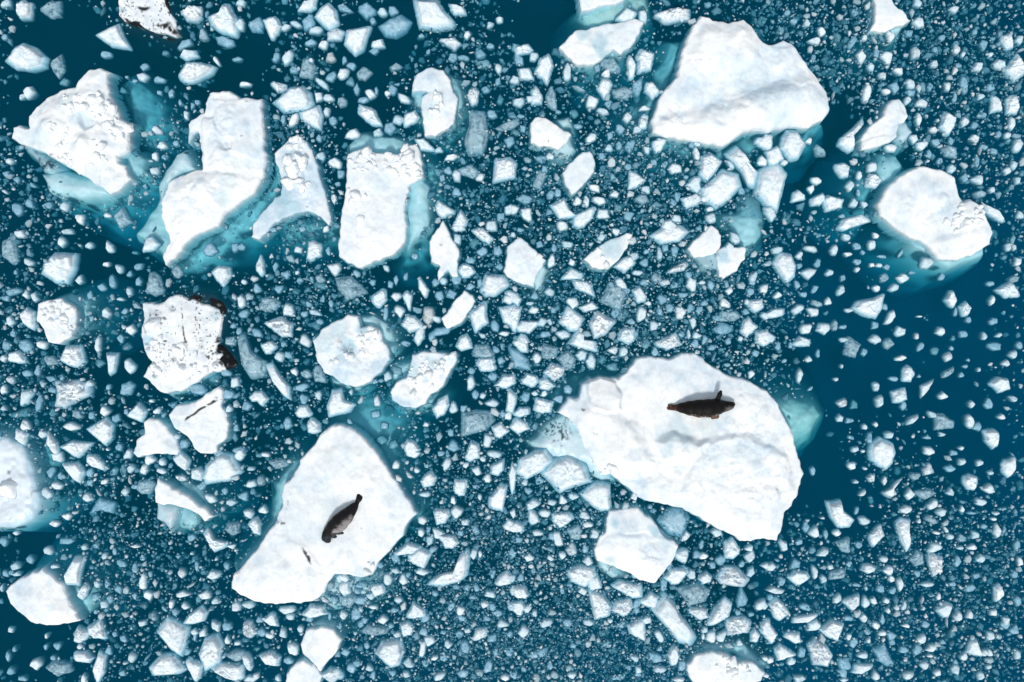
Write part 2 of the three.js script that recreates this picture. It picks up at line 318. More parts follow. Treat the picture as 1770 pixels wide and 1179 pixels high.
// survey of the drift ice: kind, then x y length width angle, or the corners of a traced outline
const SURVEY = [
  'w,8 5 20 15 0; w,39 17 37 36 30; c,87 15 31 31 0; b,334 20 37 34 -30; w,360 27 377 19 382 7 394 7 399 20 407 32 407 51 404 58 383 53 365 41; w,414 41 19 19 0',
  'w,417 3 20 14 0; m,441 42 27 31 50; w,165 58 193 44 202 41 210 61 221 81 190 76; w,8 102 24 81 37 75 54 81 73 98 70 112 51 117 24 114; w,49 158 24 24 0; w,37 166 20 10 -30',
  'm,180 92 14 24 90; c,97 112 24 41 0; w,244 132 22 19 0; m,248 114 14 15 0; m,273 136 24 12 10; w,324 93 31 20 0',
  'w,309 126 321 107 343 107 368 115 360 126 339 137 322 141 311 134; m,389 70 34 20 20; c,350 61 17 27 0; m,319 75 27 17 -20; w,373 104 27 10 55; w,423 144 25 10 5',
  'm,409 100 20 10 0; w,271 224 31 14 25; w,278 251 19 15 0; m,302 246 17 14 0; w,266 270 14 14 0; m,283 270 14 12 0',
  'w,266 295 24 19 0; w,321 197 10 19 0; w,15 278 19 17 0; m,8 300 17 14 0; m,27 309 14 14 0; w,110 356 24 17 0',
  'w,136 377 17 22 0; m,27 361 20 24 0; m,48 351 14 20 0; m,78 355 24 14 0; c,210 377 37 31 60; w,185 372 17 10 0',
  'm,265 317 12 5 0; m,248 321 10 10 0; m,5 63 14 14 0; d,102 136 17 14 0; m,231 139 10 8 0; m,217 132 8 7 0',
  'm,295 161 12 17 0; m,309 176 8 14 0; m,331 182 7 15 0; m,339 176 10 10 0; d,294 217 14 17 0; w,7 331 14 6 30',
  'm,54 319 17 7 40; d,200 149 14 12 0; m,273 158 14 10 0; m,221 41 15 7 -25; d,278 85 14 10 0; w,469 44 36 31 50',
  'w,532 7 44 20 -20; w,545 27 555 12 567 5 579 17 583 37 571 49 559 42; m,532 37 27 31 0; w,545 51 31 17 -10; b,577 59 31 20 10; m,593 12 34 14 25',
  'm,633 15 34 27 20; w,600 51 640 44 633 61 627 81 613 90 596 73; w,652 75 31 20 0; m,647 87 20 10 0; m,657 44 674 32 691 25 708 37 700 51 684 61 667 58; w,717 0 756 0 766 17 783 34 779 42 756 46 727 42 722 20',
  'w,791 14 44 17 25; w,661 19 20 20 0; m,679 17 20 17 0; w,494 46 17 12 0; w,511 41 20 14 30; m,535 73 24 15 0',
  'w,559 75 20 20 0; b,781 73 34 20 20; w,807 59 14 17 0; m,781 98 17 17 0; m,801 98 24 12 0; w,496 98 34 15 -60',
  'm,476 97 15 20 0; m,506 119 20 17 0; c,530 115 27 41 10; w,537 104 10 10 0; s,571 97 20 24 0; m,594 102 10 17 0',
  'w,591 127 24 20 0; m,571 132 20 20 0; w,555 143 31 10 40; c,630 126 24 24 0; m,606 112 20 14 0; c,684 115 24 14 -20',
  'b,482 149 31 20 20; w,474 175 501 151 520 149 533 160 537 176 532 187 491 190; w,550 166 19 20 0; w,567 168 20 14 30; w,518 193 549 182 555 197 552 221 535 214 521 204; w,564 192 15 22 0',
  'w,508 207 17 31 20; m,489 205 10 20 0; m,574 207 17 15 0; w,640 199 48 24 40; w,639 161 22 17 30; w,669 161 14 12 0',
  'w,698 170 27 17 20; m,616 153 14 20 0; c,591 176 24 24 0; w,711 204 31 24 -30; w,688 207 19 20 0; m,674 221 27 20 20',
  'w,610 231 27 19 -20; w,652 229 19 17 0; w,732 249 37 17 35; b,818 163 27 31 0; c,812 193 837 197 839 217 842 231 834 261 810 261 805 238 812 217; w,857 275 881 273 891 282 888 305 854 312',
  'c,878 217 41 17 -20; m,861 139 14 20 0; w,861 117 14 20 0; w,555 270 17 17 0; w,579 280 25 20 20; m,588 300 15 15 0',
  'm,550 238 14 14 0; w,779 271 22 14 0; c,810 294 37 22 10; w,830 307 17 17 0; w,790 302 20 27 0; m,790 331 17 17 0',
  'w,764 361 34 24 20; w,796 383 27 31 0; w,762 390 31 31 0; w,849 389 24 20 0; w,879 361 20 20 0; m,866 373 17 17 0',
  'b,577 343 20 12 90; m,521 395 17 12 0; w,564 395 14 15 0; m,842 356 10 7 0; m,583 317 12 8 0; m,718 132 8 8 0',
  'm,740 88 8 12 0; m,728 61 14 10 0; m,644 34 12 12 0; m,830 92 24 20 0; d,837 105 27 20 0; m,847 78 17 10 0',
  'm,678 153 20 17 0; m,650 156 10 17 0; d,603 136 20 17 0; m,627 171 19 14 0; m,849 197 20 20 0; d,864 166 17 20 0',
  'm,840 154 17 14 0; w,847 42 14 14 0; w,863 32 14 14 0; d,759 295 24 20 0; m,774 295 17 17 0; m,764 307 14 14 0',
  'w,759 258 17 14 0; m,881 244 20 17 0; w,1065 31 1084 12 1101 20 1094 32 1077 36; w,1111 25 20 27 0; b,1167 22 61 27 -5; w,1118 105 31 44 20',
  'w,1092 114 20 34 0; w,943 115 37 41 0; w,909 127 25 29 0; w,890 136 20 17 0; m,897 102 20 27 -30; w,905 85 34 20 -10',
  'w,922 98 17 19 0; w,982 124 14 41 0; w,929 165 22 34 -10; w,897 176 22 20 0; w,916 171 14 14 0; w,1045 151 24 34 0',
  'c,1077 161 31 25 0; m,1102 149 20 37 10; w,1126 153 31 31 0; w,1023 175 27 20 0; w,1043 192 27 17 20; c,1002 153 34 10 25',
  'c,953 170 17 37 0; w,1085 202 20 24 0; m,1053 178 17 14 0; w,1112 209 20 31 20; w,1114 187 24 10 0; w,1101 224 17 17 0',
  'w,1023 238 27 20 -30; m,965 192 12 10 0; b,1048 126 19 17 0; c,1058 112 27 27 0; m,1033 117 15 15 0; m,1072 222 20 24 0',
  'w,1140 249 25 25 0; w,1118 258 14 17 0; m,1089 249 20 24 0; m,1070 251 14 20 0; w,1053 255 19 15 0; m,1041 268 17 14 0',
  'w,1204 265 15 27 0; w,1214 271 1230 266 1247 278 1240 292 1223 311 1211 299; w,1214 326 1233 312 1250 295 1274 302 1279 322 1260 343 1240 356 1219 343; w,1201 317 24 27 0; w,1257 268 1277 255 1291 268 1301 288 1311 295 1304 319 1294 316 1284 295; w,1167 292 29 20 0',
  'w,1196 346 34 24 -20; w,1228 361 22 12 0; w,1230 377 27 20 -30; d,1284 339 1301 329 1321 339 1325 373 1301 383 1284 367; w,1089 295 1101 299 1116 311 1101 322 1087 326; w,1029 324 25 17 -10',
  'w,1118 327 19 17 0; w,999 348 15 17 0; w,1014 346 14 24 0; w,953 355 975 343 985 363 997 372 968 377; w,1038 346 31 17 10; w,1011 375 41 24 -30',
  'w,1043 370 24 19 0; m,1087 373 20 20 0; c,1111 343 24 20 0; c,933 312 20 37 20; w,909 370 24 24 0; w,887 363 20 20 0',
  'w,1170 377 19 17 0; w,1158 390 34 24 0; w,1063 336 20 14 0; m,953 336 14 20 0; m,965 333 14 17 0; w,972 389 27 20 0',
  'w,1263 285 10 24 -30; m,936 275 20 17 0; w,950 270 14 17 -40; m,1131 280 12 12 0; m,1150 283 14 14 0; w,1318 243 27 17 0',
  'w,1319 278 20 17 0; m,895 81 24 20 0; m,904 221 14 14 0; m,900 200 17 10 0; d,890 224 20 17 0; d,995 190 20 20 0',
  'm,999 217 20 10 0; m,1055 234 14 17 0; d,1073 234 17 14 0; d,1023 258 17 17 0; m,1187 305 14 10 0; m,1172 339 14 20 0',
  'd,1138 353 20 17 0; d,1070 356 17 17 0; m,1087 288 17 14 0; d,1118 373 20 17 0; m,1165 350 14 17 0; m,1196 249 14 14 0',
  'w,1206 249 14 8 0; m,1282 329 14 14 0; w,1218 344 14 14 0; m,1209 394 14 10 0; d,1033 299 20 14 0; m,1060 305 14 17 0',
  'm,941 292 14 14 0; m,907 343 27 17 0; w,885 288 14 31 0; w,1179 34 10 7 0; w,1588 5 17 17 0; w,1591 37 22 24 0',
  'w,1541 63 17 24 0; m,1575 56 17 14 0; w,1396 39 14 17 0; m,1374 36 15 12 0; w,1422 54 15 17 30; w,1410 70 25 15 -10',
  'm,1476 70 14 34 20; w,1495 64 14 17 0; w,1490 97 19 27 20; w,1507 114 14 20 0; w,1535 97 22 25 0; m,1517 92 14 20 0',
  'b,1585 90 20 24 0; b,1527 129 17 17 0; w,1554 122 17 14 0; w,1575 143 19 19 0; m,1549 149 24 20 0; w,1534 158 20 14 0',
  'm,1576 160 17 12 0; w,1569 173 17 17 0; w,1595 178 24 17 0; w,1500 160 15 37 20; w,1693 114 20 25 0; w,1729 109 24 20 20',
  'w,1761 115 41 41 0; w,1743 70 25 32 0; w,1765 68 14 24 0; m,1702 75 17 20 0; w,1714 93 10 10 0; w,1639 149 14 17 0',
  'b,1617 109 15 17 0; b,1656 85 14 24 0; m,1670 144 19 27 0; m,1715 148 17 17 0; w,1590 205 12 24 0; w,1724 180 25 27 0',
  'w,1753 180 25 34 0; w,1670 210 19 17 0; w,1641 210 27 37 20; m,1700 197 20 14 0; w,1761 249 20 27 0; w,1751 214 14 31 0',
  'w,1452 248 1456 238 1473 224 1490 207 1493 217 1476 234 1478 255 1469 260; w,1542 255 32 15 0; w,1356 238 1364 226 1379 226 1393 248 1381 271 1368 273 1352 255; w,1340 266 34 31 30; w,1325 243 24 27 0; w,1357 280 17 12 0',
  'w,1400 243 12 15 0; c,1418 260 20 20 0; w,1508 288 27 20 -20; w,1512 312 31 31 0; w,1459 292 22 29 -20; w,1413 311 22 17 20',
  'w,1486 302 12 17 0; w,1471 321 19 24 30; m,1485 333 8 17 0; w,1476 351 17 17 0; w,1495 353 15 15 0; w,1383 339 31 20 -10',
  'w,1403 326 12 15 0; w,1415 346 31 24 -30; w,1442 351 37 24 -10; w,1476 383 48 20 -15; w,1595 251 25 17 -20; m,1620 246 17 15 0',
  'c,1644 261 25 24 0; w,1581 238 15 20 0; w,1647 290 20 15 0; w,1693 309 25 22 0; w,1743 294 17 14 0; w,1754 285 14 20 0',
  'm,1692 278 12 31 0; c,1697 334 27 17 0; w,1717 327 12 14 0; w,1719 368 41 20 25; w,1765 372 14 17 0; w,1761 311 14 17 0',
  'w,1310 331 1315 295 1345 283 1361 300 1356 316 1345 360 1330 353; m,1480 20 14 14 0; w,1651 15 20 14 0; m,1629 64 14 14 0; m,1619 85 14 14 0; w,1666 93 10 10 0',
  'd,1676 81 14 14 0; m,1659 112 14 10 0; m,1688 54 14 12 0; m,1610 149 14 14 0; m,1653 166 8 24 0; w,1697 166 14 14 0',
  'd,1683 180 17 14 0; w,1622 207 8 8 0; b,1615 224 17 17 0; m,1688 215 17 17 40; m,1647 243 14 14 0; b,1687 239 17 17 0',
  'm,1703 253 14 10 0; m,1720 261 17 12 0; m,1729 231 12 14 0; w,1743 232 14 14 0; d,1676 295 14 20 0; d,1659 258 20 17 0',
  'm,1670 307 14 20 0; m,1608 265 12 17 0; w,1605 278 8 7 0; m,1627 277 14 12 0; d,1368 373 17 24 0; m,1457 373 14 10 0',
  'w,1332 367 31 20 70; d,1354 326 20 41 20; d,1591 170 20 20 0; d,1602 146 14 20 0; m,1362 20 14 12 0; d,1354 48 17 20 0',
  'd,1452 58 20 20 0; m,1408 98 10 14 0; d,1446 115 20 20 0; w,70 471 75 454 92 439 126 441 124 463 112 487 92 485; w,48 453 24 15 10; w,34 404 22 20 0',
  'c,15 434 31 51 0; w,105 419 17 19 0; w,153 424 17 14 0; w,187 427 19 22 0; w,115 400 24 12 0; w,244 434 251 412 261 409 273 422 265 431',
  'm,363 432 27 24 0; w,365 470 377 460 395 463 397 475 385 494 373 483; w,136 485 17 17 0; w,205 466 14 20 -30; m,236 460 20 14 0; m,173 497 17 15 0',
  'm,192 487 17 27 0; w,222 504 15 17 0; m,238 487 14 19 0; m,153 510 14 15 0; c,265 494 27 37 0; m,20 504 34 14 -10',
  'w,44 509 14 20 0; w,58 514 14 20 0; w,44 548 27 39 -20; w,182 541 20 25 20; w,226 570 22 19 0; m,207 585 12 15 0',
  'w,17 555 17 24 0; m,20 577 14 14 0; m,42 597 25 25 0; w,70 595 27 17 0; w,27 617 31 29 0; w,102 622 112 600 137 599 143 624 132 634 119 631',
  'c,85 624 24 24 0; w,168 597 12 44 5; w,182 611 202 612 197 641 185 648 185 628; w,222 633 19 31 -20; m,44 646 20 17 0; b,17 656 20 17 0',
  'm,63 641 14 27 0; m,104 653 10 12 0; b,92 661 129 660 149 665 149 682 129 692 109 704 93 701 97 678; w,153 663 17 17 0; w,42 687 25 25 0; m,66 695 14 41 15',
  'm,219 672 24 27 0; w,217 719 238 697 251 712 243 729; w,271 711 20 12 -35; w,178 711 20 17 0; w,261 693 12 7 0; m,185 670 14 14 0',
  'w,149 743 180 724 192 736 190 757 180 769; w,124 738 31 17 0; b,42 736 20 20 0; w,34 755 31 24 30; w,70 751 17 15 0; w,90 768 17 44 -20',
  'w,132 773 48 27 0; m,204 773 17 20 0; w,305 755 14 12 0; m,316 767 20 20 0; c,411 587 424 580 431 607 448 621 456 624 455 648 431 651 417 628; m,390 645 24 17 0',
  'm,338 673 31 24 0; w,406 661 17 27 25; w,416 521 19 27 0; d,389 519 20 27 0; m,421 543 20 20 0; m,411 573 14 14 0',
  'c,397 590 20 20 0; w,443 685 27 22 0; m,412 780 24 20 0; w,395 707 14 14 0; m,407 740 14 14 0; d,15 407 20 17 0',
  'm,24 471 10 10 0; d,221 434 14 8 0; w,183 456 14 10 0; m,222 473 12 12 0; m,404 426 17 17 0; m,416 426 14 15 0',
  'w,421 487 12 12 0; c,307 470 24 24 0; m,217 712 10 14 0; m,8 516 17 14 0; m,7 597 17 20 0; w,5 619 14 17 0',
  'd,163 628 20 14 0; m,85 655 17 14 0; w,5 673 14 17 0; m,88 675 17 14 0; c,132 717 27 17 0; m,156 719 14 20 0',
  'd,27 717 41 17 0; m,197 724 17 17 0; w,221 785 14 24 40; w,185 777 7 7 0; m,385 711 14 20 0; m,424 702 20 20 0',
  'c,378 784 20 14 0; w,265 550 14 10 0; m,402 563 14 14 0; w,5 706 14 10 0; d,78 717 17 17 0; m,392 682 20 20 0',
  'd,360 658 27 24 0; m,156 550 14 14 0; m,214 538 14 14 0; w,207 517 17 8 0; w,448 461 17 37 0; w,516 432 19 14 0',
  'w,542 431 29 34 0; w,564 458 586 454 589 465 579 478 572 471; c,581 482 606 479 620 492 632 505 600 516 586 499; w,657 517 24 31 0; w,684 512 20 19 20; w,705 517 17 37 -10',
  'w,730 497 17 41 -20; m,666 541 12 31 10; w,667 463 12 14 0; m,717 443 17 17 0; m,616 473 17 14 0; c,464 526 37 29 0',
  'w,498 536 20 24 0; b,486 566 51 31 35; w,527 589 20 27 -20; w,464 599 27 24 20; w,482 617 27 19 20; m,498 614 17 17 0',
  'm,489 595 12 12 0; m,443 575 20 20 0; w,544 541 27 10 15; m,552 556 14 14 0; w,691 539 22 20 0; w,710 560 31 34 -50',
  's,740 544 25 34 0; w,725 578 22 32 25; m,701 594 22 14 0; w,754 551 17 14 0; w,829 548 31 41 15; m,764 572 37 17 -15',
  'w,803 594 31 31 0; w,864 533 888 529 890 566 871 556; w,832 502 840 475 869 477 879 492 857 509 840 510; w,808 467 32 20 -5; w,834 405 48 20 25; w,793 393 27 14 0',
  'w,791 412 14 24 0; m,834 434 27 17 -10; m,812 449 20 15 0; w,881 516 24 20 0; w,886 405 10 10 0; c,834 607 34 31 -20',
  'w,842 629 34 25 -25; m,866 624 17 15 0; m,851 650 20 20 0; w,873 661 37 27 -25; w,813 661 17 24 0; m,822 682 14 17 0',
  'w,834 684 14 12 0; w,852 697 24 14 0; w,762 702 27 37 25; w,784 706 17 22 0; m,801 706 14 15 0; w,883 697 17 44 0',
  'c,801 716 823 712 847 714 852 729 837 743 800 753; w,864 745 27 31 30; w,842 763 19 27 0; w,817 779 25 34 0; w,711 775 31 27 0; w,854 785 31 14 0',
  'm,778 748 14 14 0; w,574 678 589 675 593 692 610 699 600 712 569 719 566 702; w,652 695 15 25 0; w,606 678 10 12 0; m,647 660 10 10 0; w,669 651 15 20 0',
  'w,523 712 27 24 0; w,540 738 25 24 0; m,496 733 20 20 0; m,523 690 19 20 0; w,550 684 14 14 0; w,460 634 471 631 484 651 498 668 499 689 488 682 469 658',
  'w,508 643 14 15 0; m,520 670 29 15 -10; c,530 646 20 17 0; c,550 648 20 34 -20; w,450 687 25 27 0; m,781 509 20 20 0',
  'm,784 772 20 20 0; m,474 460 10 17 0; m,493 475 17 17 0; w,513 471 10 10 0; m,537 482 8 15 0; m,516 485 14 14 0',
  'd,549 492 27 20 0; c,554 482 20 20 0; m,525 543 17 15 0; m,532 526 14 14 0; m,571 524 12 14 0; m,557 516 10 14 0',
  'd,504 502 20 14 0; m,481 499 17 14 0; m,443 499 17 20 0; c,501 446 17 17 0; m,566 434 10 17 0; m,472 397 14 10 0',
  'm,644 488 14 14 0; m,674 492 14 17 0; m,701 478 10 17 0; m,684 483 8 20 0; m,759 509 20 20 0; m,752 488 14 17 0',
  'w,766 485 14 17 0; m,790 485 20 20 0; m,813 495 17 14 0; d,817 417 20 20 0; m,861 434 20 20 0; m,864 461 17 17 0',
  'm,829 488 14 20 0; m,856 563 20 20 0; w,873 577 20 10 0; m,857 604 14 14 0; m,815 641 14 14 0; w,834 580 14 10 0',
  'd,779 621 20 20 0; d,684 641 24 20 0; m,649 716 20 14 0; m,664 736 17 14 0; d,678 770 20 20 0; d,735 746 14 14 0',
  'w,737 734 12 10 0; d,657 763 17 17 0; m,603 729 10 10 0; d,559 729 14 14 0; m,745 583 14 17 0; m,761 785 14 14 0',
  'w,878 719 14 14 0; m,869 717 14 14 0; w,933 443 19 17 0; w,953 451 17 22 0; m,958 429 14 20 0; w,989 453 14 15 0',
  'w,1041 410 15 15 0; w,1065 400 14 15 0; w,1126 407 1151 392 1175 390 1189 400 1175 415 1145 419; w,1082 454 37 25 -30; w,1095 443 20 20 0; w,970 482 987 463 1007 473 1006 482',
  'w,1009 497 44 20 30; w,951 505 20 19 0; w,1075 490 17 31 -45; c,1065 514 44 37 0; w,1102 471 20 12 0; w,1272 410 27 17 45',
  'w,1263 426 17 17 0; w,1140 439 12 31 0; b,1174 463 41 15 -25; b,1151 488 24 14 -15; c,1135 480 24 20 0; w,1197 490 20 25 -20',
  'w,1214 488 12 10 0; w,1106 509 20 31 -20; m,1145 519 20 19 0; w,1109 544 19 31 10; w,1131 563 19 20 0; w,1175 539 19 31 -20',
  'm,1194 533 14 20 0; w,1199 556 14 20 0; m,1209 536 14 20 0; m,1250 570 29 24 10; w,1292 566 27 39 30; w,1309 527 27 25 0',
  'w,1321 499 20 20 0; m,1291 539 17 10 0; w,1319 585 27 34 0; w,1262 502 14 17 0; m,1299 504 17 17 0; w,1304 478 15 19 0',
  'w,968 556 982 531 1009 550 999 570 985 570; w,990 522 20 24 0; w,1019 531 37 17 -15; b,1021 560 1033 539 1063 556 1046 577 1029 582; m,1063 543 17 20 0; w,1084 580 31 36 0',
  'w,914 563 34 25 0; w,938 556 20 20 0; w,973 578 22 20 0; w,985 594 999 572 1011 577 1009 587 1029 590 1031 607 1009 602; w,902 594 31 27 0; w,888 548 27 41 10',
  'w,890 516 31 20 25; c,950 607 31 27 0; m,880 600 897 607 912 621 916 639 887 634; w,929 619 20 17 0; c,980 621 31 27 0; w,1006 614 20 17 0',
  'w,1021 624 20 25 0; b,960 645 34 31 0; w,917 656 27 25 0; w,943 665 27 24 0; m,965 690 17 17 0; m,909 687 20 20 0',
  'w,939 702 34 31 30; w,905 712 31 20 -10; w,897 738 34 24 0; b,1158 592 37 31 0; w,1080 607 20 20 0; b,1060 605 17 17 0',
  'w,1206 580 17 12 0; m,1133 607 14 20 0; w,1299 646 14 15 0; b,1253 524 24 17 0; w,1325 546 17 17 0; c,1260 546 41 17 0',
  'w,885 658 12 20 0; w,924 536 20 14 0; d,1026 438 20 20 0; m,934 422 14 14 0; m,900 397 14 10 0; m,924 512 17 14 0',
  'w,916 524 14 8 0; d,965 529 20 17 0; m,958 536 14 14 0; d,1080 543 27 27 0; m,1092 556 17 14 0; d,1118 478 17 20 0',
  'm,1114 488 17 14 0; w,1121 524 14 8 0; m,1168 492 14 17 0; m,1158 533 20 17 0; m,1182 510 20 10 0; m,1230 492 14 20 0',
  'm,1219 524 17 14 0; m,1257 492 10 14 0; m,1301 488 14 14 0; w,1292 521 10 14 0; m,1240 550 17 14 0; w,1269 546 10 7 0',
  'm,1097 577 20 20 0; d,1118 580 17 20 0; m,1141 539 14 14 0; m,1179 577 14 17 0; w,1191 578 8 17 0; m,1219 587 14 17 0',
  'm,1201 595 17 17 0; m,1233 600 17 14 0; m,1260 590 14 17 0; w,1280 585 10 10 0; m,1308 611 14 17 0; m,1258 631 14 10 0',
  'd,1118 594 20 17 0; m,944 577 20 14 0; w,950 556 10 14 0; m,943 651 14 14 0; w,924 680 14 10 0; w,941 680 14 10 0',
  'm,982 672 17 20 0; d,907 634 20 17 0; d,1043 621 27 20 0; d,1060 634 24 20 0; w,982 422 27 14 0; m,1118 434 14 10 0',
  'm,1114 453 14 17 0; m,1151 427 17 17 0; m,1168 434 14 20 0; m,1192 475 17 17 0; d,1179 454 17 17 0; m,1084 502 14 14 0',
  'w,1141 560 7 7 0; w,1339 454 1351 438 1368 441 1376 458 1374 475 1361 487 1347 468; w,1344 431 27 15 -15; w,1345 510 15 14 0; w,1383 470 1400 463 1415 466 1408 475 1398 484; w,1383 441 19 12 -25',
  'w,1401 429 24 14 10; w,1442 432 19 20 0; w,1435 471 19 15 0; w,1464 410 20 15 0; w,1508 422 17 19 0; w,1515 407 15 12 0',
  'm,1483 426 15 14 0; w,1466 439 17 10 0; m,1383 460 12 12 0; m,1379 492 14 20 0; m,1410 499 14 14 0; w,1456 502 14 20 20',
  'c,1412 524 27 14 20; w,1432 521 15 15 0; w,1483 466 12 12 0; w,1520 458 14 10 0; w,1591 463 1595 444 1612 446 1618 454 1605 465; m,1631 478 14 14 0',
  'w,1563 480 27 15 0; w,1547 497 24 17 -20; w,1517 498 17 14 0; c,1530 480 20 14 0; w,1478 533 1486 521 1510 517 1529 509 1525 533 1515 548 1496 544; w,1542 548 17 34 25',
  'w,1468 536 17 10 0; m,1532 531 12 14 0; w,1646 516 20 31 0; w,1670 533 20 31 10; m,1654 539 8 20 0; m,1676 553 12 15 0',
  'w,1591 547 14 5 0; w,1627 573 17 19 40; w,1743 502 37 24 10; w,1717 519 12 20 20; m,1715 490 17 12 0; c,1753 483 20 17 0',
  'w,1761 453 15 20 0; w,1744 426 12 17 0; w,1754 426 10 14 0; w,1340 541 44 17 -15; w,1379 534 31 17 -40; w,1408 539 27 17 35',
  'w,1395 568 27 22 0; w,1425 568 27 24 0; c,1444 563 15 24 0; w,1327 583 25 20 0; w,1388 590 32 19 -5; m,1347 599 12 27 0',
  'm,1368 597 8 15 0; c,1476 602 27 34 0; w,1515 587 25 20 10; m,1496 609 15 17 0; c,1537 595 20 20 0; w,1558 573 20 17 0',
  'b,1586 582 10 14 0; m,1593 600 15 14 0; b,1559 619 20 12 0; w,1571 645 24 27 0; m,1546 655 20 10 0; c,1641 643 27 14 -25',
  'w,1383 650 15 31 5; w,1398 621 14 14 0; m,1415 612 10 17 0; w,1593 667 1617 656 1607 673 1595 689; w,1632 685 19 17 0; w,1554 684 31 25 -30',
  'w,1522 694 20 27 0; w,1516 668 14 19 0; b,1457 697 20 20 0; w,1452 724 17 14 0; m,1471 728 17 10 0; w,1580 726 27 14 -30',
  'c,1629 729 34 31 0; w,1614 717 17 12 20; w,1678 726 19 27 0; m,1693 738 20 17 0; w,1681 699 14 15 0; m,1710 699 17 20 0',
  'w,1734 665 37 27 0; w,1754 689 17 12 0; w,1734 721 15 15 0; w,1717 758 31 36 0; w,1537 753 20 17 0; w,1496 738 14 10 0',
  'w,1480 777 14 15 0; w,1607 780 27 15 10; m,1722 600 31 17 10; w,1741 628 17 12 0; w,1754 614 17 17 0; w,1729 579 15 7 -20',
  'w,1703 582 10 17 0; m,1765 597 14 20 0; m,1391 509 14 10 0; m,1459 480 10 14 0; w,1456 633 7 10 0; w,1446 656 10 8 0',
  'm,1403 672 14 7 -40; d,1486 702 14 17 0; m,1527 443 20 8 0; m,1485 453 14 12 0; m,1493 436 8 10 0; m,1558 438 7 20 20',
  'w,1508 458 10 8 0; m,1535 461 14 10 0; m,1578 471 14 8 0; m,1415 454 14 14 0; m,1515 563 17 14 0; w,1459 587 15 10 0',
  'm,1459 565 17 10 0; m,1357 624 10 10 0; m,1646 602 10 10 0; b,1641 617 20 17 0; m,1676 622 8 8 0; w,1693 639 8 8 0',
  'm,1664 648 10 10 0; d,1625 607 20 14 0; m,1720 555 17 17 0; m,1668 577 17 14 0; d,1659 585 10 10 0; m,1671 633 12 7 0',
  'm,1564 701 14 20 0; m,1591 651 8 7 0; m,1505 757 14 24 0; w,1515 734 8 12 0; w,1493 780 10 7 0; m,1473 757 14 8 0',
  'w,1663 775 12 8 0; m,1651 784 17 10 0; m,1605 757 14 8 0; w,1629 751 14 8 0; m,1646 734 14 14 0; w,105 803 132 801 143 816 136 835 126 830',
  'w,163 799 41 17 35; w,98 789 24 20 0; m,85 816 17 20 0; w,97 840 24 17 10; w,80 855 20 24 0; w,149 860 25 20 0',
  'm,153 889 170 862 195 871 193 888 170 883; w,115 893 20 12 0; w,92 906 20 12 0; w,27 922 15 8 0; w,81 952 20 19 0; m,3 937 17 20 0',
  'w,258 796 22 17 0; w,278 799 15 17 0; w,249 812 17 20 0; w,278 815 24 12 20; w,224 811 17 20 0; w,215 850 17 14 0',
  'c,249 843 27 27 0; w,297 793 312 782 326 796 322 816 305 804; w,341 820 24 27 30; w,350 827 356 806 377 787 397 789 412 816 394 830 356 835; b,312 827 31 14 15; w,414 787 20 20 0',
  'w,397 869 22 14 0; w,429 888 20 17 0; c,402 915 27 31 0; w,351 925 360 915 370 933 390 939 389 945 368 954; w,441 911 24 31 0; w,109 996 126 966 144 966 137 989 134 1011 112 1010',
  'w,92 980 19 10 0; w,25 981 17 15 0; w,143 1023 20 31 20; w,246 1008 15 31 0; w,234 945 22 6 0; w,256 1030 17 20 0',
  'w,316 1028 31 14 0; w,367 994 31 17 -10; w,353 1030 24 20 0; b,312 991 17 17 0; w,316 1079 326 1064 346 1050 356 1061 350 1074 333 1079; c,263 1066 20 22 0',
  'w,270 1095 288 1071 322 1088 319 1108 309 1134 292 1122; w,343 1132 353 1108 373 1101 382 1118 377 1146 353 1159; w,168 1091 31 34 0; b,137 1098 27 27 0; m,197 1098 12 14 0; w,244 1078 17 12 0',
  'm,212 1105 15 14 0; w,143 1137 37 27 10; w,137 1118 12 12 0; w,171 1154 19 54 10; w,61 1147 27 22 0; c,98 1156 51 24 0',
  'w,226 1139 19 20 0; w,258 1156 278 1135 299 1135 316 1159 305 1166 265 1169; w,336 1159 24 44 -15; w,365 1159 380 1149 417 1152 417 1173 407 1179 390 1174; w,428 1146 19 37 -20; b,429 1088 27 31 0',
  'w,434 1174 31 14 0; m,209 1166 17 14 0; m,15 1162 17 17 0; w,144 1174 14 14 0; m,10 1135 10 20 0; w,334 1093 14 14 0',
  'w,350 1096 17 19 0; w,373 1084 20 20 -40; m,390 1086 24 20 0; c,406 1134 27 24 0; w,407 1050 24 20 0; w,319 1049 20 14 30',
  'w,429 1047 24 14 0; w,372 1040 17 14 0; m,153 818 17 17 0; m,102 823 10 14 0; m,153 835 14 12 0; w,180 833 14 12 0',
  'd,207 816 17 24 0; m,256 835 8 17 0; m,231 842 14 10 0; w,144 947 14 10 0; m,112 937 27 14 0; m,163 945 14 10 0',
  'w,180 962 14 17 30; m,197 954 10 17 0; m,207 976 17 17 0; m,244 966 14 14 0; m,231 984 14 24 0; m,258 993 10 14 0',
  'm,183 1010 12 20 0; w,166 1010 12 20 -30; m,202 1020 17 20 0; w,178 1045 14 15 0; m,231 1032 10 14 0; m,163 1059 10 10 0',
  'm,302 1059 14 15 0; w,295 1045 10 17 0; m,283 1054 17 8 40; m,187 1037 14 20 0; w,331 957 7 8 0; w,373 967 8 8 0',
  'm,339 979 10 20 0; w,400 945 17 10 0; w,407 952 10 7 0; m,390 979 14 20 0; m,336 1101 7 20 0; m,322 1129 14 14 0',
  'w,215 1147 12 8 0; m,185 1127 14 17 0; w,392 1108 12 17 0; w,409 1113 14 10 0; m,36 1174 20 10 0; m,90 1139 14 10 0',
  'm,97 1118 14 14 0; w,79 1100 8 10 0; m,76 1120 10 14 0; m,22 1125 8 12 0; w,17 1090 10 10 0; m,163 1035 20 20 0',
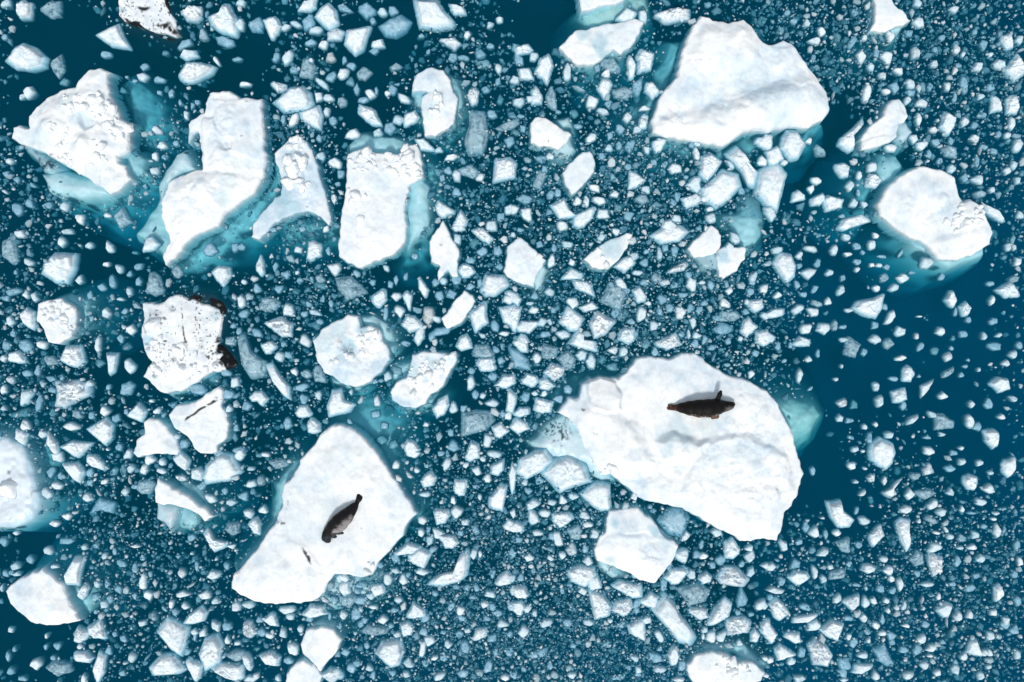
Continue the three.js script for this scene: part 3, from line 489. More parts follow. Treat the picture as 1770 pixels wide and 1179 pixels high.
  'm,48 969 17 14 0; m,7 993 14 14 0; w,29 993 17 8 0; m,17 991 14 10 0; w,2 1017 7 14 0; m,331 930 20 14 0',
  'w,363 862 27 17 10; m,387 850 14 14 0; m,419 859 20 17 0; w,433 837 20 17 0; w,433 811 17 10 0; m,346 842 20 17 0',
  'w,455 883 17 17 0; c,450 830 20 24 0; c,481 801 34 20 0; w,713 784 27 17 0; w,740 830 34 27 -30; w,771 803 20 27 25',
  'w,861 810 37 20 -50; w,825 815 17 20 0; w,842 827 20 20 0; w,885 823 14 54 0; w,684 804 17 17 0; w,735 855 24 12 0',
  'w,720 813 14 12 0; w,795 845 27 32 0; w,863 860 27 51 15; w,762 893 34 29 -25; w,790 886 20 25 0; w,883 910 24 24 0',
  'w,756 923 20 24 0; w,776 935 34 27 20; w,730 901 17 19 0; w,803 903 17 14 0; w,728 922 14 17 0; w,706 951 39 24 -15',
  'w,727 966 37 31 -40; w,728 989 27 17 0; m,683 967 20 20 0; w,696 1003 17 24 0; w,669 1001 20 24 -30; w,684 988 17 14 0',
  'w,740 1010 762 993 783 989 793 962 807 955 808 979 805 996 793 1006 766 1013; w,871 1003 34 27 -10; w,847 1028 20 17 0; w,888 1023 14 17 0; w,818 959 15 24 0; w,885 1050 17 20 0',
  'm,851 1050 15 14 0; w,868 1079 24 14 0; w,795 1056 17 15 0; w,652 1020 27 24 15; w,594 1018 25 31 0; w,594 1000 20 14 40',
  'm,616 1023 17 17 0; c,600 1040 31 27 0; w,593 1064 20 20 0; m,615 1064 20 27 0; w,644 1050 20 10 0; w,688 1037 19 15 0',
  'w,720 1057 37 25 -5; w,662 1073 20 17 0; w,545 1057 44 27 -10; w,703 1088 25 29 0; c,650 1091 44 20 5; w,469 1073 25 27 0',
  'w,501 1067 22 15 0; w,496 1056 34 14 0; w,829 1096 32 20 -40; w,774 1115 19 19 0; w,650 1132 661 1112 691 1108 696 1129 688 1149 674 1154; w,730 1122 15 37 0',
  'w,706 1147 22 19 0; w,467 1142 37 27 20; w,504 1122 24 24 0; m,450 1095 20 20 0; w,571 1169 34 27 -20; m,805 1122 20 34 0',
  'w,703 1168 17 14 0; m,844 1156 17 27 20; w,686 1098 17 14 0; w,742 1108 20 20 0; w,759 1171 31 17 -25; w,518 1088 12 17 0',
  'm,555 1017 20 17 0; m,603 1013 17 17 0; m,623 1013 24 14 0; w,640 1032 17 14 0; m,576 1037 20 14 0; m,569 1067 7 17 0',
  'm,623 1040 27 20 0; m,586 1084 10 17 0; m,623 1081 14 17 0; m,681 1057 20 14 0; m,674 1084 14 14 0; m,732 1093 17 17 0',
  'm,735 1149 17 14 0; m,807 1017 17 14 0; m,823 1017 14 17 0; m,752 1027 17 14 0; m,817 1035 20 10 0; m,779 1050 14 20 0',
  'w,837 1047 17 14 0; m,840 1071 14 17 0; m,861 1061 20 17 0; m,800 1071 20 14 0; w,807 1091 14 10 0; m,793 1098 20 17 0',
  'm,766 1095 14 10 0; m,735 1069 20 17 0; m,851 1106 20 17 0; m,881 1129 17 17 0; m,857 1129 14 20 0; m,881 1098 14 14 0',
  'w,874 1173 20 14 0; w,829 860 10 12 0; m,823 842 12 10 0; w,805 804 10 14 0; w,834 794 14 14 0; m,737 806 10 10 0',
  'm,773 786 10 17 0; w,783 866 14 14 0; m,822 918 17 24 0; w,742 935 14 17 0; m,740 918 10 14 0; m,796 922 14 14 0',
  'm,851 993 14 17 0; w,830 959 7 14 0; m,703 996 14 14 0; m,657 979 14 14 0; w,586 1001 10 17 0; m,535 1071 17 17 0',
  'm,447 1074 14 14 0; w,465 1100 17 12 0; w,488 1095 17 24 0; m,496 1144 20 14 0; w,459 786 20 10 0; w,443 1169 14 14 0',
  'w,479 1173 14 14 0; m,596 1129 17 17 0; m,606 1156 20 17 0; w,637 1156 14 14 0; m,616 1149 17 17 0; m,633 1118 14 14 0',
  'm,630 1074 14 14 0; m,586 1169 20 20 0; m,644 1169 14 14 0; m,678 1166 17 14 0; m,766 1139 17 14 0; m,800 1166 20 17 0',
  'w,751 1139 14 10 0; w,894 816 900 796 924 782 941 779 953 798 938 813 911 827; w,941 820 958 799 985 789 1009 806 1019 833 992 840 968 850 955 833; w,1007 855 1029 837 1053 840 1055 881 1036 881 1016 867; w,921 872 31 20 -15; w,922 896 24 31 -30',
  'w,943 888 20 17 0; w,970 898 34 25 -5; w,1011 891 24 17 20; w,992 859 19 14 0; w,973 866 15 20 0; c,994 920 27 27 0',
  'w,1017 908 22 14 0; w,1029 923 20 20 0; w,963 932 17 34 -20; b,989 952 20 27 0; w,929 922 24 15 0; w,890 913 31 24 0',
  'w,914 964 20 14 0; w,973 962 14 15 0; w,1017 971 20 20 0; w,982 989 999 979 1026 983 1029 996 1012 1015 989 1006; w,1028 1010 27 24 0; m,1140 901 1158 883 1179 883 1191 898 1179 928 1158 922',
  'w,1187 928 14 20 30; w,1182 962 25 27 0; w,1168 996 37 25 -10; w,1197 993 15 22 -20; w,1221 1000 24 25 0; b,1241 1000 1253 983 1274 983 1294 1003 1284 1015 1250 1010',
  'w,1299 989 19 17 0; w,1297 962 19 20 0; w,1296 949 17 15 0; w,1265 950 24 34 0; w,1218 962 17 14 0; m,1247 969 20 20 0',
  'w,900 1027 39 25 10; w,894 1050 27 27 0; w,912 1054 14 20 0; w,924 1061 14 17 0; w,904 1093 20 25 0; w,943 1078 24 15 -20',
  'w,1019 1023 1043 1030 1056 1047 1053 1064 1029 1071; w,1077 1050 37 34 0; w,1060 1015 1073 1006 1107 1013 1109 1032 1094 1034; w,1126 1037 32 27 -30; w,1017 1078 24 14 20; w,1102 1090 31 37 -30',
  'w,1119 1073 20 15 15; w,1140 1100 17 27 -30; w,1165 1135 25 27 20; c,1175 1020 1206 1010 1226 1023 1219 1040 1192 1047; w,1209 1061 37 24 30; w,1223 1081 1236 1054 1253 1037 1265 1047 1260 1067 1236 1081',
  'b,1274 1084 44 31 10; w,1230 1101 20 24 0; w,1247 1103 20 27 30; w,1306 1101 20 31 0; w,1316 1047 20 24 0; m,1284 1037 20 31 0',
  'w,1325 1088 20 41 0; m,1138 1140 27 20 0; w,1141 1159 27 14 0; m,931 1132 44 15 -20; w,1175 1176 24 10 0; m,1180 1152 17 24 0',
  'w,1129 1057 1151 1030 1168 1047 1175 1064 1192 1084 1202 1101 1192 1115 1172 1108 1151 1081; w,907 835 14 14 0; m,934 832 17 17 0; m,914 850 17 14 0; w,953 869 17 14 0; w,887 888 14 17 0',
  'm,960 896 17 20 0; m,948 852 14 7 0; m,1036 906 14 10 0; m,955 928 20 17 0; w,951 966 14 10 30; m,1012 949 14 17 0',
  'm,885 959 14 20 0; m,897 935 17 14 0; w,885 1000 14 17 0; m,900 1000 17 20 0; m,922 988 10 17 0; m,972 1023 10 14 0',
  'm,985 1013 14 14 0; w,1007 1023 17 14 0; m,982 1078 20 20 0; w,1055 1074 10 10 0; m,1077 1081 20 17 0; m,1101 1056 14 17 0',
  'm,1102 1044 20 17 -30; m,1148 1010 14 27 0; m,1097 996 14 14 0; w,1097 859 12 20 0; m,1124 877 10 10 0; m,1131 884 14 10 0',
  'w,1240 922 24 17 0; m,1213 942 10 14 0; m,1206 959 17 17 0; m,1233 979 14 17 0; m,1284 976 12 14 0; w,1219 1090 14 14 0',
  'w,1216 1101 7 17 0; m,1301 1064 14 10 0; m,1277 1061 14 14 0; w,1279 1112 12 12 0; m,1141 1123 14 14 0; m,1128 1135 20 17 0',
  'm,1050 1115 20 14 0; m,1065 1173 14 10 0; w,1104 1159 14 17 0; m,1073 1173 20 10 0; m,1087 1156 14 10 0; w,989 1169 20 17 0',
  'm,887 1169 20 17 0; m,951 1152 14 17 0; m,992 1118 14 14 0; w,1097 1139 20 14 30; m,1104 1166 14 14 0; m,1158 983 10 14 0',
  'w,1325 1169 14 10 0; w,1323 1139 14 10 0; w,1325 979 17 14 0; w,1507 779 1510 769 1524 760 1544 769 1548 782 1544 799 1534 810 1520 803 1508 793; w,1334 981 25 17 0; w,1342 1022 41 14 10',
  'w,1332 1047 1344 1035 1354 1044 1365 1061 1349 1073 1340 1067; w,1365 1000 1376 989 1396 991 1401 1001 1381 1014; w,1410 991 14 32 -5; w,1425 1002 17 15 0; m,1376 976 20 27 0; w,1425 957 27 17 -15',
  'w,1410 922 22 25 0; w,1447 922 20 15 -10; w,1432 871 1456 869 1459 884 1476 898 1469 910 1451 911 1439 894; w,1495 901 22 20 0; c,1459 942 24 25 0; w,1356 944 17 25 0',
  'c,1451 993 32 20 -10; w,1502 984 32 19 0; b,1517 925 20 41 15; w,1551 908 1561 899 1575 903 1573 918 1576 942 1569 952 1558 932; w,1568 881 25 19 0; w,1525 852 1541 845 1558 823 1564 828 1547 843 1544 864',
  'w,1573 855 19 20 0; c,1602 854 32 19 -5; b,1507 827 17 19 0; b,1605 813 22 24 0; c,1583 823 24 15 0; w,1680 835 20 34 -10',
  'w,1749 808 24 34 10; w,1712 847 24 17 10; w,1697 869 20 15 0; w,1644 852 17 15 0; w,1614 874 24 17 -20; w,1629 886 22 20 0',
  'c,1610 899 34 17 30; w,1664 881 10 14 0; w,1726 918 15 25 0; w,1688 925 19 14 0; w,1644 928 14 14 0; c,1663 930 17 17 0',
  'w,1619 947 29 19 -5; c,1588 966 27 31 20; b,1619 979 25 44 0; w,1661 948 20 8 0; m,1658 971 14 27 0; w,1697 967 19 17 0',
  'b,1537 988 19 20 0; w,1530 967 20 14 0; w,1558 1010 14 25 0; m,1524 1018 20 20 0; w,1605 1011 27 10 0; w,1473 1042 31 25 -20',
  'w,1449 1037 17 17 0; w,1496 1042 15 22 0; w,1512 1039 12 17 0; w,1534 1040 15 14 0; w,1390 1071 48 17 -15; w,1408 1083 27 19 -30',
  'w,1420 1090 1439 1074 1459 1081 1456 1091 1449 1108 1432 1101; w,1373 1103 37 20 10; w,1332 1096 27 41 -20; w,1354 1130 37 27 10; b,1400 1118 1412 1108 1429 1118 1440 1135 1432 1152 1408 1149 1405 1132; m,1388 1129 14 24 0',
  'w,1369 1144 17 14 0; w,1491 1157 32 20 -20; m,1513 1125 1530 1115 1537 1132 1546 1149 1534 1152 1520 1142; w,1515 1169 17 20 0; w,1495 1069 17 19 0; w,1568 1083 20 8 15',
  'w,1515 1083 14 15 0; w,1595 1105 20 19 0; w,1612 1122 22 17 0; m,1602 1081 17 17 0; w,1636 1056 24 27 0; w,1678 1064 15 17 0',
  'w,1729 1025 22 31 0; w,1685 1120 24 34 -30; w,1715 1100 19 15 0; m,1756 1090 20 20 0; w,1703 1129 17 14 0; w,1600 1151 17 19 0',
  'w,1622 1164 17 15 0; w,1654 1159 17 19 0; w,1697 1169 17 19 0; w,1571 1168 27 17 0; m,1393 1050 24 17 0; w,1719 1059 17 14 0',
  'w,1658 1067 20 27 0; w,1474 806 15 14 0; w,1496 810 10 7 0; w,1480 833 12 10 0; b,1530 832 10 14 0; b,1493 854 20 10 -30',
  'm,1407 815 12 19 0; w,1422 896 12 5 0; m,1483 884 10 14 0; m,1429 925 10 20 0; m,1352 1006 17 20 0; m,1486 944 14 14 0',
  'm,1469 976 10 14 0; w,1437 981 12 10 0; m,1483 1013 14 10 0; w,1498 1018 7 8 0; m,1544 1023 17 17 0; w,1542 1001 17 14 0',
  'm,1588 993 14 14 0; w,1590 901 7 10 0; w,1636 916 7 14 -30; w,1620 922 14 8 0; w,1683 947 20 10 0; m,1649 1011 14 10 -30',
  'w,1537 1057 10 14 0; w,1551 1050 10 14 0; w,1564 1047 10 20 0; w,1597 1052 8 10 0; m,1527 1073 10 20 0; w,1468 1101 12 12 0',
  'm,1476 1113 17 17 0; w,1502 1108 12 12 0; w,1527 1096 17 10 0; m,1542 1100 20 14 0; m,1503 1095 14 14 0; m,1564 1125 20 17 0',
  'w,1608 1135 14 7 0; w,1493 1134 20 14 0; m,1461 1149 24 27 0; m,1459 1166 20 20 0; w,1383 1174 20 14 0; w,1332 1142 14 14 0',
  'w,1323 1049 10 14 0; m,1334 1034 14 14 0; m,1469 1071 20 14 0; w,1459 1176 17 7 0; m,1395 911 14 20 0; m,1383 939 14 14 0',
  'w,1724 888 14 8 0; m,1737 881 20 7 0; m,1683 888 20 7 0; m,1647 896 10 10 0; w,1719 898 14 8 0; m,1703 911 17 10 0',
  'w,1714 818 14 10 0; m,1646 811 24 14 0; w,1695 801 17 12 0; w,1664 799 17 14 0; m,1688 833 14 20 0; m,1754 796 14 10 0',
  'w,1765 972 14 17 0; m,1756 994 14 17 0; m,1690 996 17 14 0; m,1739 918 8 17 0; m,1761 945 17 20 0; w,1741 1073 12 17 0',
  'm,1763 1040 14 24 0; m,1632 1112 14 10 0; w,1668 1137 14 17 0; m,1654 1147 12 17 0; w,1712 1129 14 17 0; w,1761 1132 17 20 0',
  'm,1746 1122 10 14 0; w,1710 1154 14 10 0; m,1741 1081 20 17 0; m,1588 1125 20 24 0; d,1680 1091 20 20 0; d,1653 1101 20 17 0',
  'm,1680 1017 20 17 0; w,1624 1032 8 17 0',
];

// ---------- the floes ----------
const tile = (ox, oy, ...list) => list.map((v, k) => (k % 2 ? oy : ox) + v * 450 / 1326); // corners read off an enlarged tile of the survey
const sealFloe = floe("dark seal's floe", 'largest white floe, angular, with a dark brown seal stretched out on it', [1085, 640, 1100, 620, 1130, 615, 1155, 621, 1180, 611, 1205, 614, 1235, 635, 1265, 652, 1300, 660, 1330, 678, 1340, 690, 1355, 715, 1375, 755, 1378, 780, 1393, 820, 1385, 845, 1370, 870, 1357, 890, 1350, 925, 1345, 937, 1320, 932, 1300, 935, 1280, 935, 1255, 918, 1225, 905, 1200, 892, 1180, 880, 1150, 875, 1115, 865, 1080, 838, 1055, 820, 1040, 822, 1025, 800, 1005, 760, 1000, 745, 985, 725, 965, 712, 980, 690, 1000, 688, 1005, 665, 1020, 655, 1040, 650, 1055, 655, 1070, 655], {
  h: 0.34, ps: 1, rough: 0.9, steps: 0.045, calm: [[1213, 702, 75]],
  plates: [[0.16, [1018, 658, 1040, 650, 1065, 660, 1074, 680, 1073, 708, 1050, 713, 1025, 705, 1016, 680], 0.04], [0.16, [1140, 765, 1165, 752, 1195, 760, 1215, 770, 1190, 800, 1150, 795], 0.12], [0.12, [1010, 700, 1060, 715, 1110, 760, 1130, 800, 1060, 815, 1030, 780, 1000, 735], 0.16], [0.09, [1210, 765, 1290, 750, 1360, 790, 1375, 850, 1330, 920, 1240, 900, 1180, 850], 0.10]],
  bumps: [[1290, 860, 26, 0.06], [1330, 858, 20, 0.08], [1095, 740, 20, 0.06], [1180, 830, 30, 0.06], [1130, 850, 26, 0.06], [1098, 664, 20, 0.05]],
  rubble: [[1050, 815, 10, 6, 16, 1]],
  dirt: [[1008, 706, 8, 8, 0, 0.8, 14], [1028, 748, 12, 4, 10, 0.8, 14], [1244, 733, 7, 2, -10, 0.8, 16], [1122, 630, 4, 10, 0, 0.6, 18], [1293, 846, 30, 5, -35, 0.55, 14], [1300, 858, 26, 3, 0, 0.6, 16], [1345, 847, 22, 5, 40, 0.5, 16], [1305, 714, 14, 4, 20, 0.35, 18]],
  wetShade: [[1170, 745, 38, 0.35], [1225, 735, 30, 0.2], [1290, 780, 40, 0.18], [1150, 780, 16, 0.25]],
  shelves: [
    [0.02, [985, 715, 960, 728, 932, 745, 915, 768, 930, 790, 975, 800, 1010, 812, 1040, 840, 1060, 830, 1040, 780, 1010, 740], { soft: 0.5, dirt: [[962, 747, 60, 46, 25, 0.9, 20]] }],
    [0.36, [1330, 688, 1380, 690, 1418, 702, 1430, 722, 1414, 752, 1388, 770, 1372, 785, 1350, 740], { soft: 0.7, fall: 1.0, tint: [0.8, 0.86, 0.8], dirt: [[1370, 725, 20, 7, 60, 0.9, 14]] }],
    [2.0, [1320, 660, 1400, 670, 1470, 700, 1460, 770, 1410, 850, 1360, 960, 1300, 960, 1200, 910, 1150, 890, 1250, 880], { soft: 0.8, bare: true }],
    [0.55, [960, 680, 985, 650, 1035, 640, 1080, 640, 1030, 720, 960, 730], { soft: 0.5 }],
  ],
});
const spottedFloe = floe("spotted seal's floe", 'white floe shaped like a leaning arrowhead with a pale-bellied seal lying on it', [575, 735, 600, 738, 625, 755, 645, 775, 665, 805, 685, 830, 700, 860, 715, 878, 722, 888, 705, 905, 695, 928, 680, 945, 655, 975, 645, 995, 622, 1001, 600, 996, 580, 992, 568, 1008, 560, 1028, 520, 1045, 490, 1045, 450, 1046, 420, 1032, 398, 1018, 405, 995, 420, 975, 445, 950, 455, 930, 475, 905, 483, 880, 488, 840, 500, 830, 520, 795, 545, 765, 560, 745], {
  h: 0.30, rough: 0.85, steps: 0.03, blue: 0.28, calm: [[590, 900, 65]],
  plates: [[0.06, [400, 1015, 470, 925, 530, 945, 560, 1000, 510, 1040, 440, 1045], 0.06]],
  bumps: [[640, 845, 40, 0.06], [560, 790, 34, 0.05], [690, 880, 24, -0.05]],
  dirt: [[530, 962, 36, 7, 58, 1, 12], [484, 905, 22, 12, 30, 0.8, 14], [497, 870, 10, 60, 8, 0.35, 14], [523, 948, 10, 6, 60, 0.8, 16], [624, 916, 5, 4, 0, 0.7, 18], [505, 828, 12, 6, -40, 0.4, 16]],
  wetShade: [[590, 800, 40, 0.14], [570, 870, 26, 0.2], [625, 1000, 24, 0.3], [480, 985, 26, 0.12]],
  rubble: [[600, 1005, 12, 8, 14, 1], [640, 985, 9, 6, 14, 0]],
  shelves: [
    [0.5, [555, 740, 580, 705, 640, 690, 690, 730, 690, 800, 715, 850, 740, 880, 710, 925, 670, 900, 640, 790], { soft: 0.7 }],
    [0.22, [585, 985, 640, 1000, 665, 985, 670, 1020, 640, 1050, 600, 1062, 560, 1058, 530, 1045, 560, 1010], { soft: 0.4, bare: true }],
    [0.4, [470, 840, 500, 800, 520, 800, 500, 880, 470, 940, 420, 990, 400, 990, 440, 940, 465, 900], { soft: 0.4 }],
  ],
});
floe('great domed floe', 'big white wedge-shaped floe with a long smooth ridge and no seal on it', [1213, 22, 1235, 32, 1262, 38, 1285, 32, 1300, 45, 1320, 72, 1330, 76, 1355, 66, 1375, 78, 1390, 100, 1410, 130, 1430, 165, 1438, 187, 1425, 205, 1405, 215, 1400, 218, 1375, 215, 1350, 220, 1325, 228, 1300, 225, 1275, 237, 1248, 253, 1215, 244, 1185, 240, 1150, 235, 1130, 225, 1128, 205, 1138, 172, 1155, 150, 1170, 130, 1178, 100, 1188, 70, 1200, 40], {
  h: 0.42, ps: 1.15, rough: 1.1, steps: 0.05, blue: 0.4, tilt: [0, -0.035],
  plates: [[0.10, [1212, 48, 1270, 34, 1300, 48, 1318, 80, 1290, 120, 1210, 110, 1195, 90], 0.2], [0.18, [1135, 215, 1200, 200, 1290, 165, 1420, 130, 1430, 180, 1380, 205, 1250, 240, 1150, 225], 0.3], [0.05, [1330, 78, 1380, 80, 1410, 140, 1380, 150, 1335, 110], 0.06], [-0.06, [1220, 120, 1330, 120, 1370, 150, 1260, 190, 1210, 190], 0.3]],
  bumps: [[1150, 213, 14, 0.10], [1248, 200, 26, -0.10], [1310, 230, 30, 0.05]],
  dirt: [[1248, 182, 14, 8, 20, 0.35, 16], [1260, 165, 18, 4, -35, 0.3, 16], [1212, 105, 60, 3, 8, 0.3, 14], [1350, 165, 60, 4, -20, 0.2, 14]],
  wetShade: [[1245, 178, 28, 0.25], [1325, 155, 45, 0.2], [1290, 130, 40, 0.16]],
  shelves: [
    [0.45, [1165, 60, 1190, 60, 1185, 110, 1170, 140, 1140, 175, 1130, 230, 1100, 220, 1095, 180, 1130, 150, 1140, 110, 1155, 95], { soft: 0.6 }],
    [0.65, [1255, 35, 1285, 22, 1330, 28, 1345, 60, 1320, 85, 1290, 60], { soft: 0.6, bare: true }],
    [0.5, [1120, 225, 1250, 235, 1330, 215, 1430, 195, 1440, 205, 1415, 235, 1330, 252, 1260, 268, 1190, 256, 1140, 246], { soft: 0.5 }],
  ],
});
floe('crown-shaped floe', 'white rubbly crown-shaped floe with a wide turquoise foot sunk beside it', tile(0, 0, 385, 410, 440, 355, 500, 345, 550, 365, 545, 420, 555, 470, 590, 540, 600, 600, 665, 625, 655, 690, 650, 770, 600, 790, 600, 830, 630, 850, 660, 915, 600, 970, 550, 990, 520, 955, 490, 945, 430, 900, 340, 850, 270, 800, 190, 760, 90, 730, 50, 700, 60, 640, 85, 630, 140, 650, 138, 590, 170, 545, 230, 490, 300, 450, 380, 440), {
  h: 0.40, rough: 1.7, steps: 0.08, blue: 0.4,
  plates: [[0.16, tile(0, 0, 150, 590, 230, 500, 390, 440, 440, 470, 430, 580, 330, 660, 180, 670), 0.12], [-0.16, tile(0, 0, 515, 900, 560, 840, 635, 850, 655, 915, 570, 985, 525, 950), 0.04], [0.12, tile(0, 0, 360, 690, 490, 620, 600, 640, 640, 750, 560, 830, 400, 800), 0.1]],
  bumps: [[92, 220, 24, 0.10], [145, 250, 20, 0.12], [176, 172, 16, 0.10], [150, 205, 18, -0.18]],
  rubble: [[170, 185, 14, 22, 26, 2], [205, 220, 13, 20, 22, 2], [100, 235, 9, 18, 26, 0], [125, 180, 10, 10, 24, 0], [110, 285, 10, 14, 30, 1], [165, 270, 8, 14, 30, 0]],
  dirt: [[100, 240, 40, 10, 25, 0.35, 16], [90, 268, 40, 9, 25, 0.6, 14]],
  wetShade: [[140, 205, 24, 0.3], [112, 174, 22, 0.2]],
  shelves: [
    [0.62, tile(0, 0, 540, 380, 590, 340, 650, 370, 700, 420, 760, 500, 805, 570, 790, 620, 750, 670, 690, 720, 640, 700, 580, 560), { soft: 0.6 }],
    [0.34, tile(0, 0, 600, 790, 660, 770, 720, 800, 715, 880, 660, 920, 620, 870), { soft: 0.3 }],
    [0.14, tile(0, 0, 180, 880, 260, 865, 400, 890, 500, 940, 540, 990, 480, 1010, 380, 1000, 280, 985, 230, 960), { soft: 0.35 }],
    [0.5, tile(0, 0, 230, 930, 540, 960, 650, 920, 640, 980, 560, 1030, 480, 1075, 400, 1040, 310, 1000), { soft: 0.5 }],
    [0.15, tile(0, 0, 95, 715, 170, 750, 240, 800, 290, 850, 260, 880, 190, 860, 170, 815, 120, 770), { soft: 0.3, tint: [0.6, 0.66, 0.7], dirt: [[76, 281, 40, 22, 20, 0.97, 16], [62, 262, 30, 8, 30, 0.5, 12]] }],
  ],
});
floe('tall split floe', 'tall white floe split across the middle, with a square upper corner and narrow lower tip', [449, 168, 452, 168, 456, 260, 457, 300, 440, 330, 420, 342, 400, 360, 385, 372, 375, 392, 345, 402, 330, 410, 315, 430, 300, 445, 283, 458, 281, 440, 292, 418, 287, 400, 280, 385, 275, 360, 282, 330, 290, 310, 325, 298, 347, 290, 346, 270, 345, 235, 340, 222, 328, 240, 322, 245, 324, 212, 345, 195, 353, 195, 353, 175, 362, 160, 372, 157, 395, 157, 414, 168], {
  h: 0.34, rough: 1.1, steps: 0.05, blue: 0.35, cell: 0.025,
  plates: [[0.20, [345, 200, 365, 200, 385, 240, 396, 256, 375, 288, 346, 290, 344, 240], 0.05], [0.10, [362, 170, 450, 170, 455, 280, 400, 262, 380, 225], 0.05], [0.12, [290, 310, 345, 296, 400, 300, 440, 310, 380, 370, 320, 400, 284, 380, 280, 345], 0.08]],
  bumps: [[392, 252, 14, -0.16], [350, 330, 22, 0.06]],
  dirt: [[400, 203, 16, 4, 25, 0.8, 16], [418, 236, 7, 5, 0, 0.7, 18], [432, 175, 24, 4, 10, 0.6, 14], [333, 240, 30, 10, -70, 0.7, 12], [322, 262, 22, 10, 20, 0.8, 12], [372, 165, 26, 5, 10, 0.5, 14], [440, 260, 20, 4, 80, 0.4, 16], [289, 446, 10, 3, 30, 0.9, 14], [440, 234, 8, 6, 0, 0.6, 18]],
  wetShade: [[330, 240, 18, 0.6], [395, 320, 22, 0.2], [310, 315, 16, 0.25], [385, 345, 18, 0.3]],
  shelves: [
    [0.05, [299, 262, 318, 258, 330, 285, 345, 292, 310, 300, 285, 320, 278, 350, 268, 350, 272, 315, 288, 285], { soft: 0.25, tint: [0.62, 0.73, 0.76], dirt: [[322, 262, 20, 8, 15, 0.9, 10], [268, 356, 22, 7, -45, 0.6, 10]] }],
    [0.30, [268, 340, 285, 345, 285, 390, 296, 420, 286, 450, 262, 425, 238, 412, 222, 402, 240, 385], { soft: 0.4 }],
    [0.45, [300, 440, 340, 405, 385, 370, 405, 350, 450, 325, 457, 345, 445, 378, 405, 400, 370, 435, 320, 455, 290, 458], { soft: 0.5 }],
    [1.0, [455, 235, 478, 240, 480, 330, 455, 380, 420, 400, 430, 340], { soft: 0.5, bare: true }],
  ],
});
floe('tent-shaped floe', 'pale tent-shaped floe with a spine of broken blocks down its middle', tile(440, 0, 200, 690, 260, 720, 285, 760, 300, 800, 320, 850, 345, 950, 370, 1040, 385, 1120, 370, 1145, 330, 1100, 270, 1070, 180, 1100, 110, 1130, 60, 1180, 20, 1220, -20, 1210, -10, 1150, 60, 1060, 90, 1010, 130, 990, 140, 940, 110, 820, 105, 780, 150, 720), {
  h: 0.20, rough: 1.3, steps: 0.05, blue: 0.6, cell: 0.023,
  bumps: [[515, 285, 24, 0.12], [508, 255, 20, 0.06]],
  rubble: [[510, 285, 15, 22, 18, 3], [505, 250, 9, 22, 20, 0], [523, 318, 12, 7, 12, 1]], blocks: [[499, 316, 27, 21, 20], [522, 325, 12, 26, 10], [515, 272, 16, 10, 40]],
  dirt: [[478, 336, 12, 8, 60, 0.9, 12], [500, 277, 30, 8, 70, 0.5, 14], [548, 330, 20, 5, 80, 0.4, 16], [530, 357, 8, 4, 0, 0.6, 16]],
  wetShade: [[478, 335, 30, 0.75], [500, 355, 30, 0.7], [455, 375, 18, 0.4]],
  shelves: [[0.45, tile(440, 0, 60, 740, 110, 720, 130, 820, 140, 960, 80, 1030, 20, 1080, 30, 950, 70, 860), { soft: 0.5, bare: true }], [0.5, tile(440, 0, 110, 1130, 270, 1060, 380, 1110, 390, 1180, 250, 1200, 120, 1200), { soft: 0.5, bare: true }]],
});
floe('rectangular floe', 'white rectangular floe with snow rubble along its upper end', [600, 265, 625, 256, 644, 261, 684, 265, 705, 251, 718, 249, 728, 265, 732, 292, 730, 305, 711, 319, 706, 333, 702, 360, 703, 390, 698, 417, 684, 437, 650, 451, 620, 461, 600, 454, 586, 441, 586, 417, 589, 390, 592, 350, 597, 310], {
  h: 0.30, rough: 0.7, steps: 0.035, blue: 0.25, cell: 0.024,
  bumps: [[634, 267, 16, 0.10], [706, 275, 22, 0.10], [610, 345, 18, 0.04]],
  rubble: [[630, 275, 12, 20, 28, 2], [690, 280, 12, 26, 32, 2], [615, 335, 9, 14, 20, 1], [715, 300, 9, 10, 14, 0]], blocks: [[634, 264, 22, 20, 10], [708, 272, 26, 14, -30], [622, 377, 16, 11, 0, 0.3]],
  dirt: [[704, 337, 46, 3, 102, 0.9, 18], [700, 365, 20, 3, 95, 0.4, 18]],
  wetShade: [[660, 315, 26, 0.12], [655, 400, 26, 0.12]],
  shelves: [[0.30, [600, 247, 617, 226, 640, 226, 671, 234, 705, 241, 722, 255, 690, 268, 620, 266, 602, 270], { soft: 0.3 }], [0.20, [704, 320, 728, 305, 742, 325, 741, 385, 725, 402, 702, 425, 704, 370], { soft: 0.35 }], [0.8, [700, 400, 742, 395, 725, 440, 690, 450], { soft: 0.4, bare: true }], [0.5, [725, 255, 752, 280, 760, 320, 735, 320, 725, 290], { soft: 0.4, bare: true }]],
});
floe('hooked floe', 'white floe like a hooked comma with a narrow sunken rim beside it', [711, 146, 718, 129, 745, 115, 766, 120, 779, 136, 783, 159, 790, 170, 788, 190, 783, 210, 766, 224, 752, 234, 735, 234, 730, 217, 728, 183, 727, 168, 742, 158, 728, 157, 711, 155], {
  h: 0.2, rough: 1.1, blue: 0.45, cell: 0.022, bumps: [[757, 165, 12, 0.10], [745, 135, 22, 0.05]], rubble: [[755, 170, 9, 9, 14, 1], [745, 190, 7, 8, 12, 0]], dirt: [[712, 150, 8, 5, 40, 0.6, 14]],
  wetShade: [[735, 190, 20, 0.25]], shelves: [[0.28, [775, 122, 792, 130, 800, 149, 801, 176, 789, 202, 774, 222, 770, 200], { soft: 0.3 }], [0.3, [712, 155, 745, 158, 742, 190, 726, 190, 714, 172], { soft: 0.2 }]],
});
